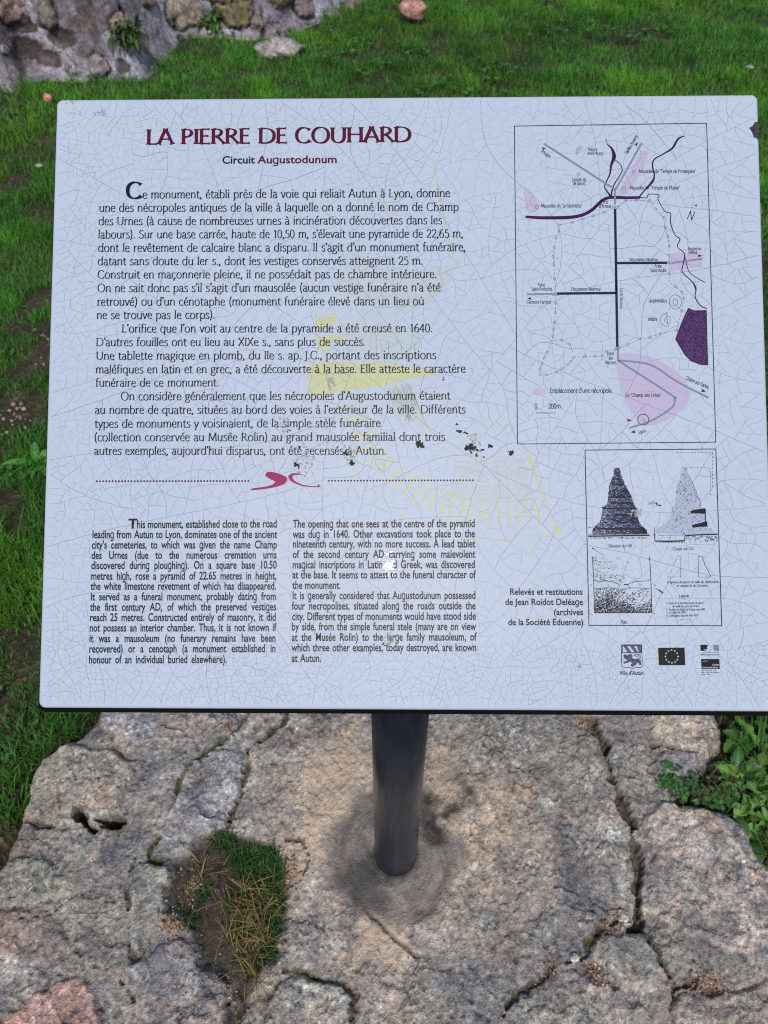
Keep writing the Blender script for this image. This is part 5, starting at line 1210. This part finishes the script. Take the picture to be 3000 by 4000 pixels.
parts = [lawn(170000, -1.75, -0.42, 0.05, 3.0, 0.020, 0.044, 0.0028, 901), lawn(12000, 0.55, 1.6, 0.05, 1.2, 0.03, 0.06, 0.0035, 902), lawn(26000, -0.5, 1.9, 0.95, 3.0, 0.035, 0.065, 0.0042, 903),
         lawn(210000, -2.9, 3.2, 3.0, 6.3, 0.030, 0.062, 0.0042, 904), lawn(26000, -3.5, 4.6, 6.3, 9.5, 0.05, 0.09, 0.008, 905), lawn(8000, -3.4, -1.75, 0.0, 3.0, 0.04, 0.07, 0.007, 906), lawn(14000, 1.6, 4.6, 0.0, 6.3, 0.04, 0.07, 0.008, 907)]
nv = 0; Vs, Qs, Ts, Cs = [], [], [], []
for V, Q, T, C_ in parts: Vs.append(V); Qs.append(Q+nv); Ts.append(T+nv); Cs.append(C_); nv += len(V)
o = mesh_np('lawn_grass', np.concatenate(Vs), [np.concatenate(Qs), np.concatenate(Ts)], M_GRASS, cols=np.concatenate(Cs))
tag(o, 'short uneven green grass of the lawn around the footing', 'grass', kind='stuff')

r = np.random.default_rng(19); Vs, Fs, Cs, nv = [], [], [], 0
cx_ = np.concatenate([r.uniform(-2.6, 3.0, 2600), r.uniform(-1.2, -0.5, 600)]); cy_ = np.concatenate([r.uniform(3.0, 6.2, 2600), r.uniform(0.5, 3.0, 600)])
ok = (fbm(cx_, cy_, 0.45, 3, 801) > 0.12) & (poly_sd(cx_, cy_, EDGE) < -0.01)
j = np.argmin((cx_[:, None]-bx[None, ::6])**2+(cy_[:, None]-by[None, ::6])**2, axis=1)*6
ok &= ((cx_-bx[j])*ox[j]+(cy_-by[j])*oy[j]) > 0.03
for x, y in zip(cx_[ok], cy_[ok]):
    h = r.uniform(0.02, 0.05)*(0.6 if y < 3 else 1); z0 = float(gz(x, y))+h; c = np.array((0.045, 0.15, 0.035))*r.uniform(0.6, 1.5); s_ = r.uniform(0.007, 0.012)*(0.5 if y < 3 else 1)
    for k in range(3):
        a_ = k*2.094+r.uniform(0, 2); ct = np.array([x+s_*math.cos(a_), y+s_*math.sin(a_), z0]); e = np.linspace(0, 2*math.pi, 6, endpoint=False)
        v = np.stack([ct[0]+s_*np.cos(e), ct[1]+s_*np.sin(e), ct[2]+s_*0.5*np.cos(e-a_)], 1); Vs.append(v); Fs.append(np.arange(6)[None]+nv); nv += 6; Cs.append(np.tile(c*r.uniform(0.8, 1.2), (6, 1)))
tag(mesh_np('clover', np.concatenate(Vs), [np.concatenate(Fs)], M_LEAF, cols=np.concatenate(Cs)), 'small clover leaves scattered through the lawn grass', 'clover', kind='stuff')

# the tuft in the joint of the footing
def inpoly(poly, n, seed):
    r = np.random.default_rng(seed); p = np.asarray(poly); out = []
    while len(out) < n:
        q = r.uniform(p.min(0), p.max(0), (n*2, 2)); q = q[poly_sd(q[:, 0], q[:, 1], p) > 0]; out += list(q)
    return np.array(out[:n])
tz = G(*Z1(1080, 900)); tuft = empty('grass_tuft', (tz[0], tz[1], -0.02)); tag(tuft, 'grass tuft with straw yellow dry blades growing in the earth pocket left of the pole', 'grass tuft'); toff = np.array(tuft.location)
def tuft_part(name, polys, h, wd, cols, seed, lean, curl=0.9, label=None):
    r = np.random.default_rng(seed); Vs, Qs, Ts, Cs, nv = [], [], [], [], 0
    for k, (pts, n) in enumerate(polys):
        q = inpoly(gw(pts, Z1), n, seed+k); c = np.array(cols)[r.integers(len(cols), size=n)]*r.uniform(0.7, 1.3, (n, 1))
        V, Q, T, C_ = blades(q[:, 0], q[:, 1], foot_z(q[:, 0], q[:, 1])-0.002, r.uniform(*h, n), wd*r.uniform(0.7, 1.3, n), c, seed+k+50, lean, 4, curl); Vs.append(V-toff); Qs.append(Q+nv); Ts.append(T+nv); Cs.append(C_); nv += len(V)
    o = mesh_np(name, np.concatenate(Vs), [np.concatenate(Qs), np.concatenate(Ts)], M_GRASS, tuft, np.concatenate(Cs))
    if label: o['label'] = label
GRN = [(0.045, 0.13, 0.03), (0.06, 0.15, 0.035), (0.035, 0.10, 0.035), (0.08, 0.15, 0.04)]
tuft_part('green_blades', [([(900,680),(980,650),(1030,690),(1000,740),(930,745)], 130), ([(1020,720),(1180,730),(1225,800),(1235,870),(1150,880),(1040,860),(1000,800)], 620), ([(1120,870),(1225,880),(1215,1040),(1200,1130),(1120,1120)], 260), ([(960,900),(1120,870),(1120,1130),(1000,1130)], 160),
                             ([(780,1000),(860,1010),(850,1090),(800,1080)], 40), ([(970,980),(1040,960),(1030,1140),(1000,1160)], 60), ([(800,800),(900,820),(880,960),(780,960)], 24), ([(1010,1200),(1120,1180),(1100,1240),(1050,1250)], 30), ([(1130,1150),(1190,1150),(1180,1210),(1130,1210)], 60), ([(850,870),(940,900),(900,960),(860,950)], 40)], (0.014, 0.034), 0.0022, GRN, 21, 0.75)
tuft_part('dry_blades', [([(1000,880),(1200,870),(1200,1010),(1040,1020)], 70), ([(1000,1000),(1150,1000),(1180,1180),(1000,1180)], 95), ([(1080,1180),(1130,1190),(1120,1330),(1090,1330)], 26), ([(850,780),(960,800),(940,900),(860,880)], 24), ([(950,950),(1010,940),(1000,1180),(970,1150)], 22), ([(1040,1180),(1110,1180),(1080,1300),(1060,1300)], 20)], (0.03, 0.062), 0.0020, [(0.36,0.25,0.085),(0.42,0.30,0.10),(0.25,0.17,0.08),(0.30,0.24,0.12)], 22, 1.15, 0.7)

# ------------------------------------------------------------------ weeds on the right, plants on the wall
def leaf(L_, W_, lobes, bend, az, el, seed, col):
    """a lobed or plain leaf, root at the origin"""
    r = np.random.default_rng(seed); n = 19; t = np.linspace(0, 1, n)
    if lobes: wv = W_*(0.22+0.78*np.abs(np.sin(t*math.pi*lobes*0.5+0.5))**1.4)*(0.25+1.1*t)*np.sqrt(np.clip(1-t**5, 0, 1))
    else: wv = W_*np.sin(np.clip((t-0.12)/0.88, 0, 1)**0.75*math.pi)**0.7; wv[t < 0.15] = W_*0.05
    wv = np.maximum(wv, W_*0.04); wv[-1] = 0.0004
    ang = el-bend*t; xx = np.concatenate([[0], np.cumsum(np.cos(ang[:-1])*L_/(n-1))]); zz = np.concatenate([[0], np.cumsum(np.sin(ang[:-1])*L_/(n-1))])
    tw = r.normal(0, 0.2); V = []; fold = 0.28
    for sgn in (-1, -0.5, 0, 0.5, 1):
        sw = sgn*wv*(1+0.1*r.normal(size=n)); back = -np.abs(sgn)*wv*(0.35 if lobes else 0.0)
        V.append(np.stack([xx+back, sw, zz+np.abs(sw)*fold+sw*tw], 1))
    V = np.stack(V, 1).reshape(-1, 3); ca, sa = math.cos(az), math.sin(az); V = np.stack([V[:, 0]*ca-V[:, 1]*sa, V[:, 0]*sa+V[:, 1]*ca, V[:, 2]], 1)
    c = np.ones((n, 5, 1))*np.array(col); c[:, 2] = c[:, 2]*1.5; return V, grid_faces(5, n), c.reshape(-1, 3)
def rosette(name, px, py, n, L_, W_, lobes, seed, label, cat, group=None, el=(0.15, 0.9), z=None, col=(0.075, 0.19, 0.035)):
    r = np.random.default_rng(seed); g = G(px, py, 0.0 if z is None else z); z0 = float(gz(*g)) if z is None else z
    root = empty(name, (g[0], g[1], z0)); tag(root, label, cat, group)
    for k in range(n):
        c = np.array(col)*r.uniform(0.65, 1.35)*np.array([r.uniform(0.8, 1.2), 1, r.uniform(0.8, 1.3)]); l_ = L_*r.uniform(0.65, 1.15)
        V, Fq, cc = leaf(l_, W_*r.uniform(0.8, 1.2)*l_/L_, lobes, r.uniform(0.6, 1.6), k*2.4+r.uniform(-0.4, 0.4), r.uniform(*el), seed*100+k, c)
        mesh_np('leaf', V, [Fq], M_LEAF, root, cc)
    return root
rosette('dandelion_plant', 2985, 2925, 15, 0.085, 0.014, 7, 11, 'jagged leaved dandelion touching the right end of the panel bottom', 'weed', 'dandelions at the right edge of the footing')
rosette('dandelion_plant', 2960, 3075, 16, 0.080, 0.014, 6, 12, 'bright dandelion rosette with deeply lobed leaves, right of the pinkish stone', 'weed', 'dandelions at the right edge of the footing', (0.3, 1.1), None, (0.11, 0.25, 0.05))
rosette('dandelion_plant', 3010, 3190, 14, 0.075, 0.015, 5, 13, 'lowest dandelion on the right edge, beside the large ridged stone', 'weed', 'dandelions at the right edge of the footing', (0.2, 1.0), None, (0.09, 0.23, 0.045))
rosette('plantain_plant', 2880, 3010, 14, 0.052, 0.013, 0, 14, 'dark green broad leaved plantain between the stones and the dandelions', 'weed', None, (0.2, 1.0), None, (0.045, 0.12, 0.035))
rosette('plantain_plant', 2945, 3255, 10, 0.05, 0.013, 0, 15, 'small plantain behind the upper corner of the large ridged stone', 'weed', None, (0.2, 1.0), None, (0.05, 0.13, 0.035))
rosette('plantain_plant', 2900, 2880, 9, 0.045, 0.012, 0, 16, 'small plantain under the panel beside the pinkish stone', 'weed', None, (0.3, 1.0), None, (0.06, 0.16, 0.035))
rosette('dandelion_plant', 135, 1795, 9, 0.095, 0.012, 0, 17, 'bright green narrow leaved weed in the grass left of the panel', 'weed', None, (0.3, 1.1), None, (0.09, 0.26, 0.05)).name = 'narrow_leaved_weed'
# creeping plant in the joint: many small round leaves on thin runners
g = G(2690, 3110, 0.005); creep = empty('creeping_weed', (g[0], g[1], 0.0)); tag(creep, 'creeping weed with small round leaves in the joint above the large ridged stone', 'weed'); coff = np.array([g[0], g[1], 0.0])
r = np.random.default_rng(41); Vs, Fs, Cs, nv = [], [], [], 0
for k in range(150):
    t = r.random(); px, py = 2590+t*280+r.normal(0, 12), 3045+t*75+r.normal(0, 22); q = G(px, py, 0.005); s = r.uniform(0.008, 0.014); z0 = max(float(foot_z(*q)), -0.01)+r.uniform(0.002, 0.014)
    V, Fq, cc = leaf(s, s*0.5, 0, r.uniform(0, 0.8), r.uniform(0, 6.28), r.uniform(-0.1, 0.5), 4000+k, np.array((0.05, 0.14, 0.04))*r.uniform(0.6, 1.5)); Vs.append(V+[q[0], q[1], z0]-coff); Fs.append(Fq+nv); Cs.append(cc); nv += len(V)
mesh_np('leaf_mat', np.concatenate(Vs), [np.concatenate(Fs)], M_LEAF, creep, np.concatenate(Cs))
Vs, Qs, Ts, Cs, nv = [], [], [], [], 0
q = inpoly([G(*p, z=0.0) for p in ((2600,3060),(2760,3080),(2870,3030),(2850,2960),(2900,3120),(2740,3140))], 60, 43)
V, Q, T, C_ = blades(q[:, 0], q[:, 1], np.maximum(foot_z(q[:, 0], q[:, 1]), -0.01)+0.004, r.uniform(0.02, 0.045, 60), np.full(60, 0.0018), np.array((0.17, 0.10, 0.06))*r.uniform(0.6, 1.3, (60, 1)), 44, 1.3, 4, 0.4)
mesh_np('dry_stem', V-coff, [Q, T], M_GRASS, creep, C_)
# wall plants
for name, px, py, n, h, seed, lab_, col in (('wall_fern', 478, 128, 70, (0.06, 0.14), 71, 'dark green fern tuft hanging from the rubble wall below a tan stone', (0.045, 0.085, 0.022)), ('wall_fern', 818, 88, 40, (0.05, 0.10), 72, 'small green plant sprouting from the rubble wall beside the olive stone', (0.05, 0.12, 0.02))):
    p, nr_ = wall_at(px, py); root = empty(name, tuple(p)); tag(root, lab_, 'fern', 'ferns on the rubble wall'); r = np.random.default_rng(seed); Vs, Fs, Cs, nv = [], [], [], 0
    for k in range(n):
        a0 = math.atan2(nr_[1], nr_[0])+r.normal(0, 0.75); V, Fq, cc = leaf(r.uniform(*h), 0.012, 0 if k % 3 else 9, r.uniform(0.8, 2.1), a0, r.uniform(-0.2, 1.2), seed*50+k, np.array(col)*r.uniform(0.6, 1.5))
        Vs.append(V+np.array([r.normal(0, 0.03), 0, r.normal(0, 0.025)])+nr_*0.01); Fs.append(Fq+nv); Cs.append(cc); nv += len(V)
    mesh_np('frond_tuft', np.concatenate(Vs), [np.concatenate(Fs)], M_LEAF, root, np.concatenate(Cs))
